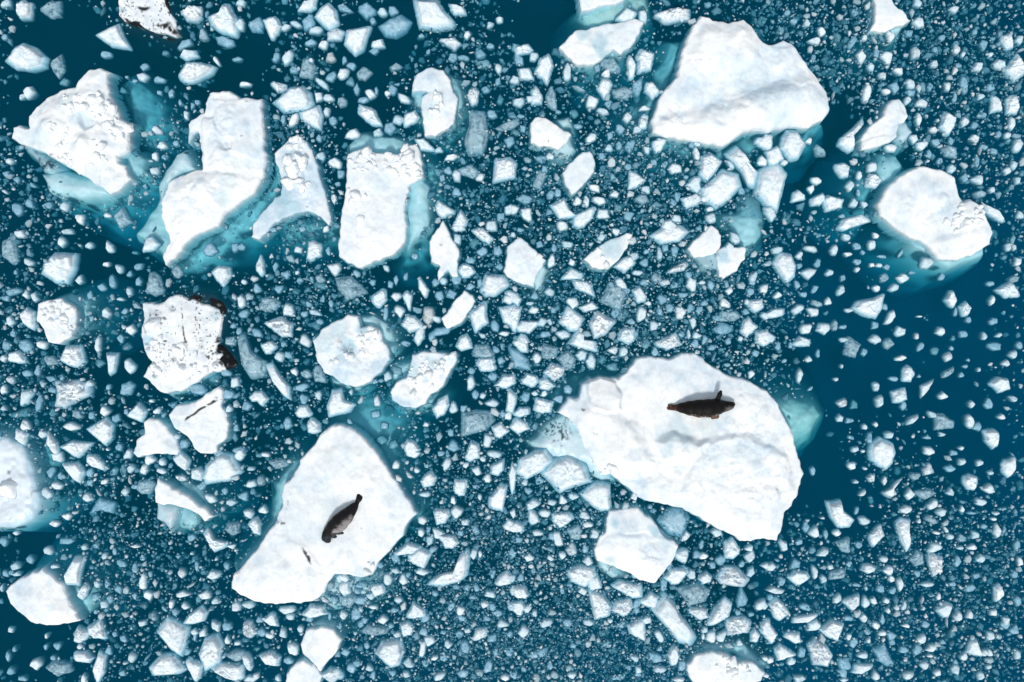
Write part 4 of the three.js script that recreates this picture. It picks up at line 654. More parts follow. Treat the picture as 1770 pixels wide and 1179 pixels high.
floe('lobed floe', 'pear-shaped white floe with a lumpy heap at its narrow end', [1592, 286, 1625, 290, 1653, 305, 1658, 330, 1666, 350, 1680, 345, 1697, 355, 1712, 390, 1718, 400, 1715, 422, 1685, 438, 1655, 447, 1625, 445, 1605, 425, 1580, 412, 1545, 390, 1525, 370, 1520, 350, 1532, 325, 1555, 305, 1575, 295], {
  h: 0.32, rough: 0.8, steps: 0.04, blue: 0.35,
  plates: [[0.16, [1602, 425, 1640, 410, 1712, 388, 1716, 422, 1685, 436, 1652, 445, 1625, 443], 0.10], [-0.05, [1530, 370, 1600, 395, 1660, 380, 1630, 405, 1580, 405], 0.12]],
  bumps: [[1632, 345, 14, 0.08], [1680, 362, 26, 0.14]], rubble: [[1675, 370, 15, 22, 26, 2], [1655, 385, 9, 10, 20, 0]],
  wetShade: [[1635, 362, 18, 0.25], [1560, 385, 26, 0.2]],
  shelves: [[0.55, [1495, 320, 1520, 275, 1560, 262, 1590, 285, 1560, 305, 1525, 340, 1515, 365, 1500, 350], { soft: 0.5 }], [0.22, [1575, 405, 1610, 425, 1660, 445, 1712, 425, 1712, 440, 1680, 452, 1650, 460, 1615, 448], { soft: 0.35 }], [1.0, [1650, 290, 1670, 310, 1668, 345, 1650, 345], { soft: 0.4, bare: true }]],
});
floe('dirt-lined square floe', 'square white floe pitted and lined with black dirt', tile(0, 390, 720, 400, 770, 390, 800, 400, 850, 370, 910, 358, 990, 380, 1060, 400, 1110, 430, 1130, 470, 1125, 530, 1110, 590, 1100, 640, 1150, 660, 1160, 710, 1130, 740, 1060, 755, 1000, 790, 930, 830, 840, 860, 800, 840, 760, 790, 725, 770, 740, 720, 770, 700, 740, 670, 725, 620, 720, 570, 710, 520, 725, 470, 720, 430), {
  h: 0.34, rough: 1.0, steps: 0.05, blue: 0.3, cell: 0.023, grime: 0.3, specks: 0.4,
  bumps: [[297, 530, 9, -0.1], [268, 560, 22, 0.1], [257, 590, 12, -0.1]],
  rubble: [[278, 610, 9, 24, 32, 0], [330, 615, 9, 18, 34, 0], [262, 640, 9, 10, 14, 0], [378, 622, 7, 9, 12, 0]], blocks: [[266, 560, 34, 20, -35, 0.5], [305, 603, 16, 13, 0]],
  dirt: [[318, 575, 110, 3, 86, 0.95, 12], [324, 600, 40, 6, 80, 0.8, 14], [297, 533, 18, 12, 0, 0.7, 10], [340, 527, 24, 10, -60, 0.8, 13], [330, 518, 30, 5, 15, 0.9, 12], [375, 590, 30, 6, 88, 0.9, 12], [384, 628, 34, 12, 30, 0.95, 11], [262, 640, 40, 16, 75, 0.55, 12], [252, 590, 90, 10, 85, 0.5, 13], [300, 625, 60, 20, 10, 0.45, 15], [270, 600, 30, 30, 0, 0.4, 15], [345, 600, 40, 40, 0, 0.3, 16], [283, 548, 24, 6, 55, 0.8, 12], [372, 545, 22, 16, 60, 0.4, 14], [267, 524, 40, 4, 0, 0.6, 13], [335, 650, 60, 8, -25, 0.3, 15]],
  wetShade: [[255, 588, 14, 0.7], [372, 545, 20, 0.4]],
  shelves: [
    [-0.03, tile(0, 390, 810, 370, 900, 335, 1020, 325, 1100, 330, 1165, 400, 1165, 480, 1140, 560, 1110, 600, 1120, 500, 1080, 430, 980, 400), { name: 'dirty_ice', soft: 0.2, lump: 3.2, tint: [0.007, 0.008, 0.010], bare: true, drop: 0.7 }],
    [-0.09, tile(0, 390, 1100, 600, 1150, 620, 1200, 660, 1215, 700, 1190, 730, 1150, 735, 1100, 700), { name: 'dirty_ice', soft: 0.2, lump: 3.2, tint: [0.004, 0.004, 0.006], bare: true }],
    [0.12, tile(0, 390, 790, 800, 850, 840, 930, 820, 1010, 785, 1000, 830, 920, 850, 850, 872, 805, 850), { soft: 0.3 }],
  ],
});
floe('pitted round floe', 'rounded white floe with a grey pitted hollow in its middle', tile(440, 390, 295, 595, 350, 530, 400, 490, 480, 450, 530, 460, 545, 520, 590, 510, 640, 540, 640, 590, 685, 630, 690, 680, 640, 740, 590, 790, 530, 820, 470, 820, 400, 780, 350, 730, 320, 690), {
  h: 0.24, rough: 1.2, steps: 0.05, blue: 0.55, cell: 0.023, bumps: [[608, 600, 20, -0.10], [590, 640, 30, 0.06], [648, 590, 18, 0.06]],
  rubble: [[610, 605, 8, 18, 22, 0], [645, 585, 8, 10, 14, 1], [570, 620, 7, 8, 20, 0], [625, 590, 9, 8, 10, 0]],
  dirt: [[595, 602, 44, 30, 30, 0.38, 14], [625, 570, 20, 8, 85, 0.5, 12]], wetShade: [[606, 602, 26, 0.75], [622, 570, 16, 0.8], [560, 590, 26, 0.35], [585, 570, 26, 0.35]],
  shelves: [[0.2, tile(440, 390, 545, 470, 600, 450, 650, 490, 700, 520, 705, 570, 680, 585, 715, 600, 700, 640, 650, 610, 630, 540, 560, 520), { soft: 0.3 }], [0.3, tile(440, 390, 380, 780, 470, 820, 540, 820, 520, 840, 440, 835, 390, 810), { soft: 0.3 }], [0.5, tile(440, 390, 300, 560, 360, 510, 380, 520, 310, 600), { soft: 0.3, bare: true }]],
});
floe('crumpled floe', 'lens-shaped white floe with a crumpled honeycomb surface', tile(440, 390, 805, 660, 850, 650, 950, 648, 1030, 650, 1035, 680, 1005, 720, 985, 770, 960, 820, 900, 850, 870, 900, 820, 925, 760, 915, 700, 890, 690, 850, 720, 800, 770, 780, 790, 720), {
  h: 0.18, rough: 2.0, steps: 0.07, blue: 0.6, cell: 0.022, bumps: [[742, 655, 18, 0.08], [700, 678, 14, 0.05]], rubble: [[735, 640, 10, 26, 34, 2], [760, 620, 8, 10, 20, 0], [712, 670, 9, 12, 20, 0]], blocks: [[742, 647, 18, 16, 20], [782, 614, 16, 14, 0]],
  dirt: [[717, 645, 16, 3, 70, 0.8, 14], [750, 640, 20, 3, -30, 0.6, 14]], wetShade: [[750, 625, 18, 0.4], [712, 640, 16, 0.4]],
  shelves: [[0.25, tile(440, 390, 700, 720, 790, 700, 780, 780, 720, 800, 690, 770), { soft: 0.3, bare: true }], [0.3, tile(440, 390, 690, 870, 760, 910, 860, 910, 930, 860, 900, 910, 820, 945, 740, 930), { soft: 0.3, bare: true }]],
});
floe('dark-cracked slab', 'white slab split by a black dirt-filled crack', tile(0, 390, 855, 970, 900, 920, 980, 900, 1050, 850, 1110, 820, 1130, 840, 1130, 880, 1120, 910, 1135, 950, 1165, 1010, 1155, 1080, 1110, 1120, 1100, 1160, 1020, 1160, 985, 1130, 950, 1070, 890, 1030), {
  h: 0.2, rough: 0.7, steps: 0.03, blue: 0.3, cell: 0.022, dirt: [[345, 708, 66, 5, -32, 1, 10], [368, 695, 20, 6, -30, 1, 8], [325, 722, 18, 5, -35, 1, 9], [378, 690, 18, 4, 30, 0.7, 12]], plates: [[0.05, [300, 700, 345, 690, 383, 668, 384, 685, 350, 705, 320, 722, 300, 722], 0.03]], wetShade: [[300, 735, 14, 0.3]],
});
floe('grimy slab', 'flat grey-white slab smeared with black sediment and holes, cut by the photo edge', tile(0, 0, 600, 70, 600, -60, 830, -60, 850, 40, 880, 100, 910, 175, 890, 185, 800, 160, 705, 125, 720, 105, 640, 115), {
  h: 0.18, rough: 1.0, steps: 0.05, blue: 0.2, cell: 0.022, specks: 0.3,
  dirt: [[247, 13, 26, 8, 0, 1, 8], [283, 43, 22, 11, -15, 1, 9], [210, 10, 24, 30, 0, 0.8, 13], [297, 50, 34, 12, 50, 1, 10], [228, 40, 40, 6, 25, 1, 10], [232, 22, 60, 10, -20, 0.35, 15], [265, 28, 24, 8, 20, 0.5, 14], [225, 8, 40, 14, 0, 0.4, 14], [222, 38, 50, 5, 5, 0.45, 13], [275, 55, 60, 6, 25, 0.4, 14]],
  wetShade: [[212, 15, 14, 0.6]], rubble: [[215, 10, 7, 8, 10, 0]],
  shelves: [[-0.10, tile(0, 0, 600, 80, 720, 110, 720, 140, 800, 165, 905, 190, 880, 200, 760, 170, 640, 130), { name: 'dirty_ice', soft: 0.2, lump: 3.2, tint: [0.008, 0.009, 0.011], bare: true }], [-0.10, tile(0, 0, 830, -40, 860, 0, 880, 70, 900, 110, 915, 170, 870, 90, 845, 30), { name: 'dirty_ice', soft: 0.2, lump: 3.2, tint: [0.008, 0.009, 0.011], bare: true }]],
});
floe('fin-shaped floe', 'smooth white fin-shaped floe with one curved side', tile(0, 390, 745, 990, 790, 990, 840, 1020, 880, 1070, 915, 1150, 900, 1170, 800, 1165, 700, 1180, 675, 1165, 690, 1100, 740, 1060, 725, 1010), { h: 0.2, rough: 0.5, steps: 0.02, blue: 0.4, cell: 0.022, plates: [[0.06, tile(0, 390, 700, 1120, 890, 1120, 900, 1160, 700, 1165), 0.1]] });
floe('arrow floe', 'white arrow-shaped floe with a long pointed arm over a glassy sunken foot', tile(0, 779, 800, 145, 850, 180, 880, 190, 930, 215, 1000, 270, 1050, 310, 1085, 335, 1040, 355, 990, 315, 920, 290, 870, 275, 790, 270, 785, 220), {
  h: 0.2, rough: 0.7, blue: 0.3, cell: 0.022, plates: [[0.08, tile(0, 779, 850, 190, 930, 215, 1085, 335, 1040, 352, 960, 300, 880, 270, 850, 230), 0.05]],
  shelves: [[0.30, tile(0, 779, 860, 160, 930, 155, 1000, 180, 1050, 240, 1070, 310, 1000, 260, 930, 215), { soft: 0.3 }], [0.02, tile(0, 779, 780, 265, 900, 280, 900, 350, 865, 420, 840, 385, 790, 345), { soft: 0.2, tint: [0.6, 0.7, 0.74] }], [0.3, tile(0, 779, 880, 280, 980, 310, 1000, 370, 960, 420, 890, 410, 870, 380), { soft: 0.3 }]],
});
floe('corner dome', 'rounded smooth white floe with a thin upright piece frozen against its shoulder', tile(0, 779, 25, 720, 50, 690, 110, 650, 170, 620, 210, 600, 250, 630, 310, 690, 345, 760, 385, 820, 400, 870, 330, 885, 230, 890, 150, 870, 90, 820, 50, 780), {
  h: 0.3, rough: 0.7, steps: 0.03, blue: 0.4, cell: 0.024, plates: [[0.08, tile(0, 779, 190, 700, 260, 680, 330, 770, 380, 860, 250, 870, 180, 800), 0.2]], bumps: [[70, 990, 12, 0.06]],
  shelves: [[0.35, tile(0, 779, 310, 660, 380, 680, 450, 700, 470, 770, 420, 860, 390, 860, 340, 760), { soft: 0.5 }], [0.5, tile(0, 779, 110, 640, 200, 590, 280, 620, 330, 660, 300, 690, 200, 640), { soft: 0.4, bare: true }]],
});
floe('three-part floe', 'pale floe made of a lumpy middle and smooth upper flap in one turquoise rim', tile(880, 779, 440, 500, 470, 440, 500, 420, 505, 350, 520, 310, 600, 300, 660, 290, 720, 340, 760, 385, 800, 440, 865, 490, 840, 550, 790, 620, 740, 675, 660, 655, 600, 620, 520, 590, 450, 560), {
  h: 0.16, rough: 0.8, steps: 0.03, blue: 0.4, cell: 0.024,
  plates: [[0.07, tile(880, 779, 560, 320, 660, 295, 755, 380, 715, 420, 590, 425), 0.04], [0.09, tile(880, 779, 445, 500, 500, 440, 640, 435, 780, 450, 860, 490, 740, 670, 600, 610, 470, 560), 0.06], [-0.04, tile(880, 779, 705, 440, 860, 490, 800, 560, 720, 540), 0.03]],
  clod: 1.8, bumps: [[1092, 945, 26, 0.05], [1108, 962, 16, 0.04]], wetShade: [[1062, 905, 12, 0.6], [1130, 918, 12, 0.6], [1150, 940, 16, 0.3], [1055, 970, 14, 0.3]],
  shelves: [[0.16, tile(880, 779, 430, 500, 480, 430, 500, 340, 540, 400, 480, 540, 560, 610, 640, 660, 530, 670, 450, 600), { soft: 0.35 }], [0.2, tile(880, 779, 700, 340, 770, 390, 880, 480, 840, 500, 740, 430), { soft: 0.2 }]],
});
floe('twin-lobed floe', 'long pale floe of two rounded lobes joined by a bluish waist', tile(880, 0, 260, 235, 320, 170, 350, 150, 440, 135, 500, 120, 560, 115, 640, 95, 690, 110, 665, 170, 620, 230, 570, 270, 530, 250, 480, 290, 430, 330, 350, 330, 320, 310), {
  h: 0.18, rough: 0.8, blue: 0.4, cell: 0.022, plates: [[0.06, tile(880, 0, 270, 235, 350, 210, 440, 240, 430, 320, 350, 325), 0.06], [0.06, tile(880, 0, 500, 170, 600, 110, 685, 110, 620, 225, 560, 260, 500, 220), 0.06]], wetShade: [[1035, 75, 20, 0.7], [1010, 55, 18, 0.45], [1050, 95, 14, 0.7]],
  shelves: [[0.3, tile(880, 0, 430, 240, 540, 240, 600, 250, 540, 300, 470, 320, 420, 320), { soft: 0.3 }]],
});
floe('green-footed floe', 'white floe cut off by the photo edge above a pale green sunken foot', tile(880, 0, 345, -70, 640, -70, 590, 5, 540, 15, 470, 20, 440, 35, 365, 48), {
  h: 0.2, cell: 0.024, blue: 0.3, shelves: [[0.26, tile(880, 0, 365, 30, 480, 10, 590, -10, 700, -50, 705, 20, 640, 60, 560, 90, 500, 120, 420, 118, 380, 70), { soft: 0.4, tint: [0.74, 0.8, 0.74], dirt: [[1060, 10, 14, 6, -50, 0.6, 12]] }]],
});
floe('blunt triangular floe', 'smooth white triangular floe with a concave edge, its top cut by the photo edge', tile(1320, 0, 565, -60, 640, -60, 665, 10, 690, 40, 755, 95, 720, 120, 620, 155, 550, 160, 565, 90, 575, 0), { h: 0.22, rough: 0.5, blue: 0.3, cell: 0.022, shelves: [[0.2, tile(1320, 0, 640, 140, 720, 115, 730, 140, 700, 165, 650, 165), { soft: 0.2 }]] });
floe('stepped triangular floe', 'triangular white floe with a raised tip and shaded middle step', tile(1320, 0, 690, 495, 720, 530, 740, 590, 720, 620, 690, 625, 680, 700, 610, 740, 500, 765, 495, 710, 540, 650, 590, 600, 640, 520), {
  h: 0.2, rough: 0.6, blue: 0.3, cell: 0.022, plates: [[0.12, tile(1320, 0, 600, 600, 640, 515, 690, 495, 740, 590, 660, 630), 0.04], [0.10, tile(1320, 0, 495, 715, 600, 690, 690, 675, 680, 705, 610, 740, 500, 765), 0.05]],
  shelves: [[0.04, tile(1320, 0, 690, 620, 735, 610, 775, 660, 730, 720, 690, 705), { soft: 0.15, tint: [0.62, 0.72, 0.76] }], [0.35, tile(1320, 0, 640, 760, 720, 770, 740, 840, 700, 920, 640, 930, 590, 920, 580, 830), { soft: 0.4 }]],
});
floe('folded floe', 'small white floe creased in the middle with a bluish sunken apron', tile(880, 0, 105, 620, 130, 595, 190, 600, 240, 630, 280, 660, 320, 680, 300, 720, 250, 760, 200, 740, 160, 745, 115, 720), {
  h: 0.2, rough: 0.7, blue: 0.4, cell: 0.022, plates: [[0.08, tile(880, 0, 110, 620, 190, 600, 320, 680, 290, 720, 220, 690, 120, 670), 0.05]], dirt: [[950, 243, 8, 4, 80, 0.6, 12], [989, 268, 7, 5, 0, 0.9, 12]],
  shelves: [[0.18, tile(880, 0, 230, 740, 320, 690, 345, 760, 310, 805, 250, 785, 200, 765), { soft: 0.25 }], [0.15, tile(880, 0, 250, 600, 300, 585, 315, 640, 270, 650), { soft: 0.15 }]],
});
floe('plump bean floe', 'plump white bean-shaped floe, smooth and without rubble', tile(880, 0, 270, 880, 330, 820, 370, 775, 410, 770, 440, 810, 435, 870, 400, 920, 370, 940, 320, 990, 300, 960, 280, 920), { h: 0.2, rough: 0.6, blue: 0.3, cell: 0.022 });
floe('kite-shaped floe', 'white kite-shaped floe with a sunken bluish corner', [877, 425, 900, 412, 917, 424, 931, 437, 943, 448, 934, 465, 927, 478, 922, 498, 900, 488, 880, 478, 873, 468, 875, 445], { h: 0.18, rough: 0.7, blue: 0.35, cell: 0.022, blocks: [[932, 443, 16, 13, 10]], shelves: [[0.15, [925, 480, 940, 450, 948, 465, 940, 495, 925, 505], { soft: 0.2 }]] });
floe('blade-shaped floe', 'thin bluish blade-shaped floe carrying two small white blocks', tile(880, 390, 380, 170, 440, 110, 520, 70, 600, 40, 630, 50, 600, 110, 550, 190, 500, 225, 420, 210), { h: 0.09, rough: 0.4, blue: 0.9, cell: 0.022, wetShade: [[1060, 420, 40, 0.45]], blocks: [[1035, 432, 12, 9, 40], [1048, 458, 14, 14, 0], [1041, 444, 10, 7, 0]] });
floe('faceted block', 'white faceted ice block beside two fractured glassy slabs', tile(880, 390, 910, 110, 960, 60, 1040, 0, 1070, 30, 1085, 100, 1060, 140, 990, 160, 940, 165), { h: 0.18, rough: 0.6, blue: 0.3, cell: 0.022, shelves: [[0.10, tile(880, 390, 950, 160, 1060, 130, 1090, 190, 1060, 220, 990, 220), { soft: 0.15, tint: [0.5, 0.62, 0.66], dirt: [[1233, 455, 34, 2, 70, 0.8, 14]] }]] });
floe('fractured slab', 'fractured glassy slab with a white rim next to the faceted block', tile(880, 390, 1060, 130, 1100, 105, 1150, 110, 1200, 115, 1195, 170, 1150, 230, 1100, 270, 1070, 260, 1060, 200), { h: 0.12, rough: 1.0, blue: 0.6, cell: 0.022, wetShade: [[1252, 442, 16, 0.6]], dirt: [[1243, 440, 26, 2, 70, 0.5, 14]], blocks: [[1264, 424, 20, 12, 20], [1278, 408, 22, 16, 40]], shelves: [[0.35, tile(880, 390, 1130, -60, 1250, -80, 1330, -40, 1320, 30, 1250, 120, 1190, 130, 1150, 60), { soft: 0.4 }]] });
floe('rubble-capped floe', 'pale floe capped with white rubble, its lower side at the photo edge', tile(880, 779, 910, 1100, 950, 1050, 1040, 1030, 1100, 1030, 1160, 1080, 1240, 1080, 1310, 1130, 1290, 1175, 1200, 1195, 960, 1195, 915, 1150), { h: 0.2, rough: 1.3, steps: 0.05, blue: 0.4, cell: 0.022, bumps: [[1255, 1135, 16, 0.10]], rubble: [[1278, 1150, 12, 18, 24, 2], [1250, 1140, 9, 8, 16, 1]], wetShade: [[1225, 1140, 20, 0.2]], shelves: [[0.22, tile(880, 779, 950, 1040, 1000, 1000, 1100, 995, 1200, 1000, 1300, 1080, 1340, 1130, 1280, 1120, 1150, 1060), { soft: 0.35 }]] });
floe('shield-shaped floe', 'white shield-shaped floe pointing down with smooth facets', tile(440, 779, 230, 980, 260, 920, 330, 890, 400, 910, 440, 970, 420, 1020, 370, 1080, 335, 1120, 280, 1070, 235, 1030), { h: 0.2, rough: 0.6, blue: 0.35, cell: 0.022, shelves: [[0.2, tile(440, 779, 260, 920, 300, 885, 340, 875, 420, 900, 450, 960, 420, 960, 330, 905), { soft: 0.2 }]] });
floe('low mound', 'low white mound touching the shield-shaped floe, cut by the photo edge', tile(440, 779, 155, 1140, 200, 1100, 250, 1075, 300, 1090, 345, 1140, 320, 1200, 160, 1200), { h: 0.16, rough: 0.7, blue: 0.4, cell: 0.022 });
floe('forked slab', 'white slab with a forked foot and a small dirt-specked hollow', tile(440, 390, 890, 110, 900, 50, 940, -10, 960, -30, 980, 10, 990, 50, 1025, 100, 1040, 150, 1030, 220, 1035, 265, 1000, 265, 985, 215, 940, 280, 930, 255, 945, 215, 900, 180), { h: 0.17, rough: 0.7, blue: 0.35, cell: 0.022, dirt: [[765, 425, 20, 8, 0, 0.45, 12], [762, 436, 8, 6, 0, 0.8, 12]] });
floe('notched slab', 'white notched rectangular slab with a curved crease', tile(440, 390, 955, 470, 1000, 410, 1070, 330, 1110, 350, 1125, 385, 1085, 450, 1050, 495, 980, 515, 965, 490), { h: 0.14, rough: 0.6, blue: 0.3, cell: 0.022, plates: [[0.04, tile(440, 390, 955, 470, 1005, 405, 1050, 450, 1000, 515), 0.03]] });
floe('crumbled round floe', 'round floe completely covered with tightly packed snow lumps', tile(0, 390, 190, 400, 240, 380, 310, 365, 350, 400, 390, 440, 385, 510, 365, 570, 290, 605, 235, 590, 215, 530, 185, 490), { h: 0.2, rough: 1.6, steps: 0.07, blue: 0.4, cell: 0.022, rubble: [[98, 545, 12, 34, 30, 3], [110, 560, 9, 12, 20, 0]], shelves: [[0.35, tile(0, 390, 230, 370, 320, 350, 410, 375, 415, 440, 405, 510, 370, 540, 380, 450), { soft: 0.4 }]] });
floe('edge raft', 'sunken bluish raft at the photo edge carrying three white lumps', tile(0, 779, -60, 150, 40, 140, 100, 170, 75, 225, 40, 260, -60, 255), {
  h: 0.16, rough: 0.9, blue: 0.4, cell: 0.024, blocks: [[14, 843, 34, 36, 0, 0.4], [44, 886, 30, 32, 0, 0.5], [42, 846, 18, 24, 0, 0.5]],
  shelves: [[-0.08, tile(0, 779, -60, -90, 40, -70, 120, -30, 160, 60, 175, 150, 205, 250, 190, 310, 150, 360, 60, 390, -60, 395), { soft: 0.4, tint: [0.80, 0.87, 0.93], lump: 2, dirt: [[10, 890, 30, 18, 0, 0.7, 10], [20, 812, 20, 14, -40, 0.6, 10], [60, 850, 16, 30, 0, 0.4, 11]] }], [0.5, tile(0, 779, 100, -60, 180, -20, 240, 60, 230, 200, 180, 200, 150, 60), { soft: 0.4, bare: true }]],
});

// ---------- the two seals: one continuous skin over tapered joints ----------
function skin(joints, extra, colour, dims, n = 76) { // joints: chains of [x, y, z, r]; extra: flattened flippers
  const bones = [];
  for (const ch of joints) for (let k = 0; k + 1 < ch.length; k++) bones.push([ch[k], ch[k + 1], ch.squash ?? 1]);
  const [x0, x1, y0, y1, z0, z1] = dims, mc = new MarchingCubes(n, new THREE.MeshStandardMaterial(), false, false, 200000);
  mc.isolation = 0;
  const cap = (p, b) => { const [a, c] = b, ex = c[0] - a[0], ey = c[1] - a[1], ez = c[2] - a[2]; const t = clamp(((p[0] - a[0]) * ex + (p[1] - a[1]) * ey + (p[2] - a[2]) * ez) / (ex * ex + ey * ey + ez * ez)); const r = a[3] + (c[3] - a[3]) * t; return Math.hypot(p[0] - a[0] - ex * t, (p[1] - a[1] - ey * t) * b[2], p[2] - a[2] - ez * t) - r; };
  const field = (x, y, z) => { let d = 9; const p = [x, y, z]; for (const b of bones) { const e = cap(p, b), k = b[2] > 1.5 ? 0.02 : 0.06, h = clamp(0.5 + 0.5 * (d - e) / k); d = d + (e - d) * h - k * h * (1 - h); } return d; };
  for (let k = 0; k < n; k++) for (let j = 0; j < n; j++) for (let i = 0; i < n; i++) {
    mc.field[k * n * n + j * n + i] = -field(x0 + (x1 - x0) * i / n, y0 + (y1 - y0) * j / n, z0 + (z1 - z0) * k / n);
  }
  mc.update();
  const c = mc.count, pos = new Float32Array(c * 3), nor = new Float32Array(c * 3), col = new Float32Array(c * 3), e = 0.004;
  for (let k = 0; k < c; k++) {
    const x = x0 + (x1 - x0) * (mc.positionArray[3 * k] + 1) / 2, y = y0 + (y1 - y0) * (mc.positionArray[3 * k + 1] + 1) / 2, z = z0 + (z1 - z0) * (mc.positionArray[3 * k + 2] + 1) / 2;
    pos.set([x, y, z], 3 * k);
    const g = new THREE.Vector3(field(x + e, y, z) - field(x - e, y, z), field(x, y + e, z) - field(x, y - e, z), field(x, y, z + e) - field(x, y, z - e)).normalize();
    nor.set([g.x, g.y, g.z], 3 * k); col.set(colour(x, y, z, g), 3 * k);
  }
  const g = new THREE.BufferGeometry();
  g.setAttribute('position', new THREE.BufferAttribute(pos, 3)); g.setAttribute('normal', new THREE.BufferAttribute(nor, 3)); g.setAttribute('color', new THREE.BufferAttribute(col, 3));
  return g;
}
function seal(label, base, on, spine, flippers, hind, colour, head) {
  const [bx, bz] = at(base[0], base[1], on.h + 0.15), ground = on.fn(bx, bz);
  const root = new THREE.Group(); root.name = numbered('seal'); scene.add(root); root.position.set(bx, ground - 0.03, bz);
  tag(root, label, 'seal');
  const k = S * (1 - (on.h + 0.15) / H), P = (x, y) => [(x - base[0]) * k, (y - base[1]) * k];
  const body = spine.map(([x, y, r, lift = 0]) => { const q = P(x, y), rr = r * k; return [q[0], rr * 0.86 + 0.015 + lift, q[1], rr]; });
  body.squash = 1.12;
  const chains = [body];
  for (const f of [...flippers, ...hind]) { const c = f.map(([x, y, r, h]) => { const q = P(x, y); return [q[0], h, q[1], r * k]; }); c.squash = f.squash ?? 2.2; chains.push(c); }
  const g = skin(chains, [], (x, y, z, n) => colour(x / k + base[0], y, z / k + base[1], n), [-1.0, 1.0, -0.06, 0.56, -0.85, 0.85], 104);
  mesh('seal_body', g, M.fur, root);
  for (const [x, y, h] of head.eyes) { const q = P(x, y), e = mesh('eye', new THREE.SphereGeometry(0.017, 12, 8), M.eye, root); e.position.set(q[0], h, q[1]); }
  const q = P(...head.nose), nose = mesh('nose', new THREE.SphereGeometry(0.022, 12, 8), M.eye, root); nose.position.set(q[0], head.noseY, q[1]); nose.scale.set(1, 0.8, 1.2);
  // whiskers
  const wr = rng(5);
  for (let w = 0; w < 8; w++) {
    const s = w % 2 ? 1 : -1, dir = head.dir, a = P(head.nose[0] - dir[0] * 3 + s * dir[1] * 2.2, head.nose[1] - dir[1] * 3 - s * dir[0] * 2.2), l = 0.09 + 0.04 * wr(), pts = [];
    for (let t = 0; t <= 3; t++) pts.push(new THREE.Vector3(a[0] + s * dir[1] * l * t / 3 - dir[0] * 0.02 * t + 0.01 * w * dir[0], head.noseY - 0.01 - 0.006 * t * t, a[1] - s * dir[0] * l * t / 3 - dir[1] * 0.02 * t + 0.01 * w * dir[1]));
    mesh('whisker', new THREE.TubeGeometry(new THREE.CatmullRomCurve3(pts), 6, 0.0016, 4), M.snow2 ??= new THREE.MeshStandardMaterial({ color: 0xb8aca0, roughness: 0.5 }), root);
  }
  return root;
}
const zs = (ox, oy, q) => (x, y) => [ox + x / q, oy + y / q];
{ // the dark seal, on its belly and a little on its side, one fore flipper held out
  const p = zs(1140, 660, 11.8), J = (x, y, r, l) => [...p(x, y), r / 11.8, l];
  seal('dark brown seal lying stretched out with one fore flipper raised away from its body', [1213, 701], sealFloe,
    [J(330, 535, 56), J(470, 535, 96), J(620, 540, 140), J(800, 545, 174), J(1000, 538, 178), J(1160, 512, 160), J(1280, 502, 118), J(1370, 500, 90, 0.05), J(1450, 485, 72, 0.06), J(1515, 458, 42, 0.06)],
    [[[...p(1150, 400), 5.5, 0.2], [...p(1185, 330), 4, 0.24], [...p(1205, 250), 4.2, 0.29], [...p(1222, 195), 2.6, 0.30]], [[...p(1130, 650), 5, 0.12], [...p(1190, 715), 4, 0.06], [...p(1110, 742), 3, 0.03]]],
    [[[...p(360, 530), 4.5, 0.09], [...p(270, 500), 2.6, 0.07], [...p(205, 487), 1.6, 0.05]], [[...p(360, 540), 4.5, 0.08], [...p(270, 540), 4, 0.06], [...p(205, 548), 3, 0.04]]],
    (x, y, z, n) => {
      const u = (x - 1140) * 11.8, v = (z - 660) * 11.8, low = smooth(540, 700, v) * smooth(0.9, 0.2, n.y) * 0.9 + smooth(0.5, -0.3, n.y) * 0.5;
      const sp = smooth(0.15, 0.5, noise(u / 17, v / 17, 3) + 0.5 * noise(u / 8, v / 8, 4));
      let c = toneMix([0.005, 0.0035, 0.0035], [0.032, 0.021, 0.017], clamp(low * 0.8)); c = toneMix(c, [0.42, 0.33, 0.27], sp * clamp(low * 1.3) * smooth(1300, 1150, u) * smooth(500, 700, u));
      if (u < 430 && v > 480) c = toneMix(c, [0.13, 0.055, 0.035], smooth(430, 260, u) * (0.4 + 0.4 * sp));
      if (u > 1270) c = toneMix(c, [0.14, 0.12, 0.115], smooth(1270, 1400, u) * smooth(470, 540, v + 20 * noise(u / 20, 1)) * smooth(1530, 1480, u) * 0.9);
      if (v > 690 && u > 1050 && u < 1260) c = [0.14, 0.08, 0.055];
      return c;
    }, { eyes: [[...p(1440, 425), 0.155], [...p(1462, 535), 0.135]], nose: p(1538, 448), noseY: 0.115, dir: [0.97, -0.24] });
}
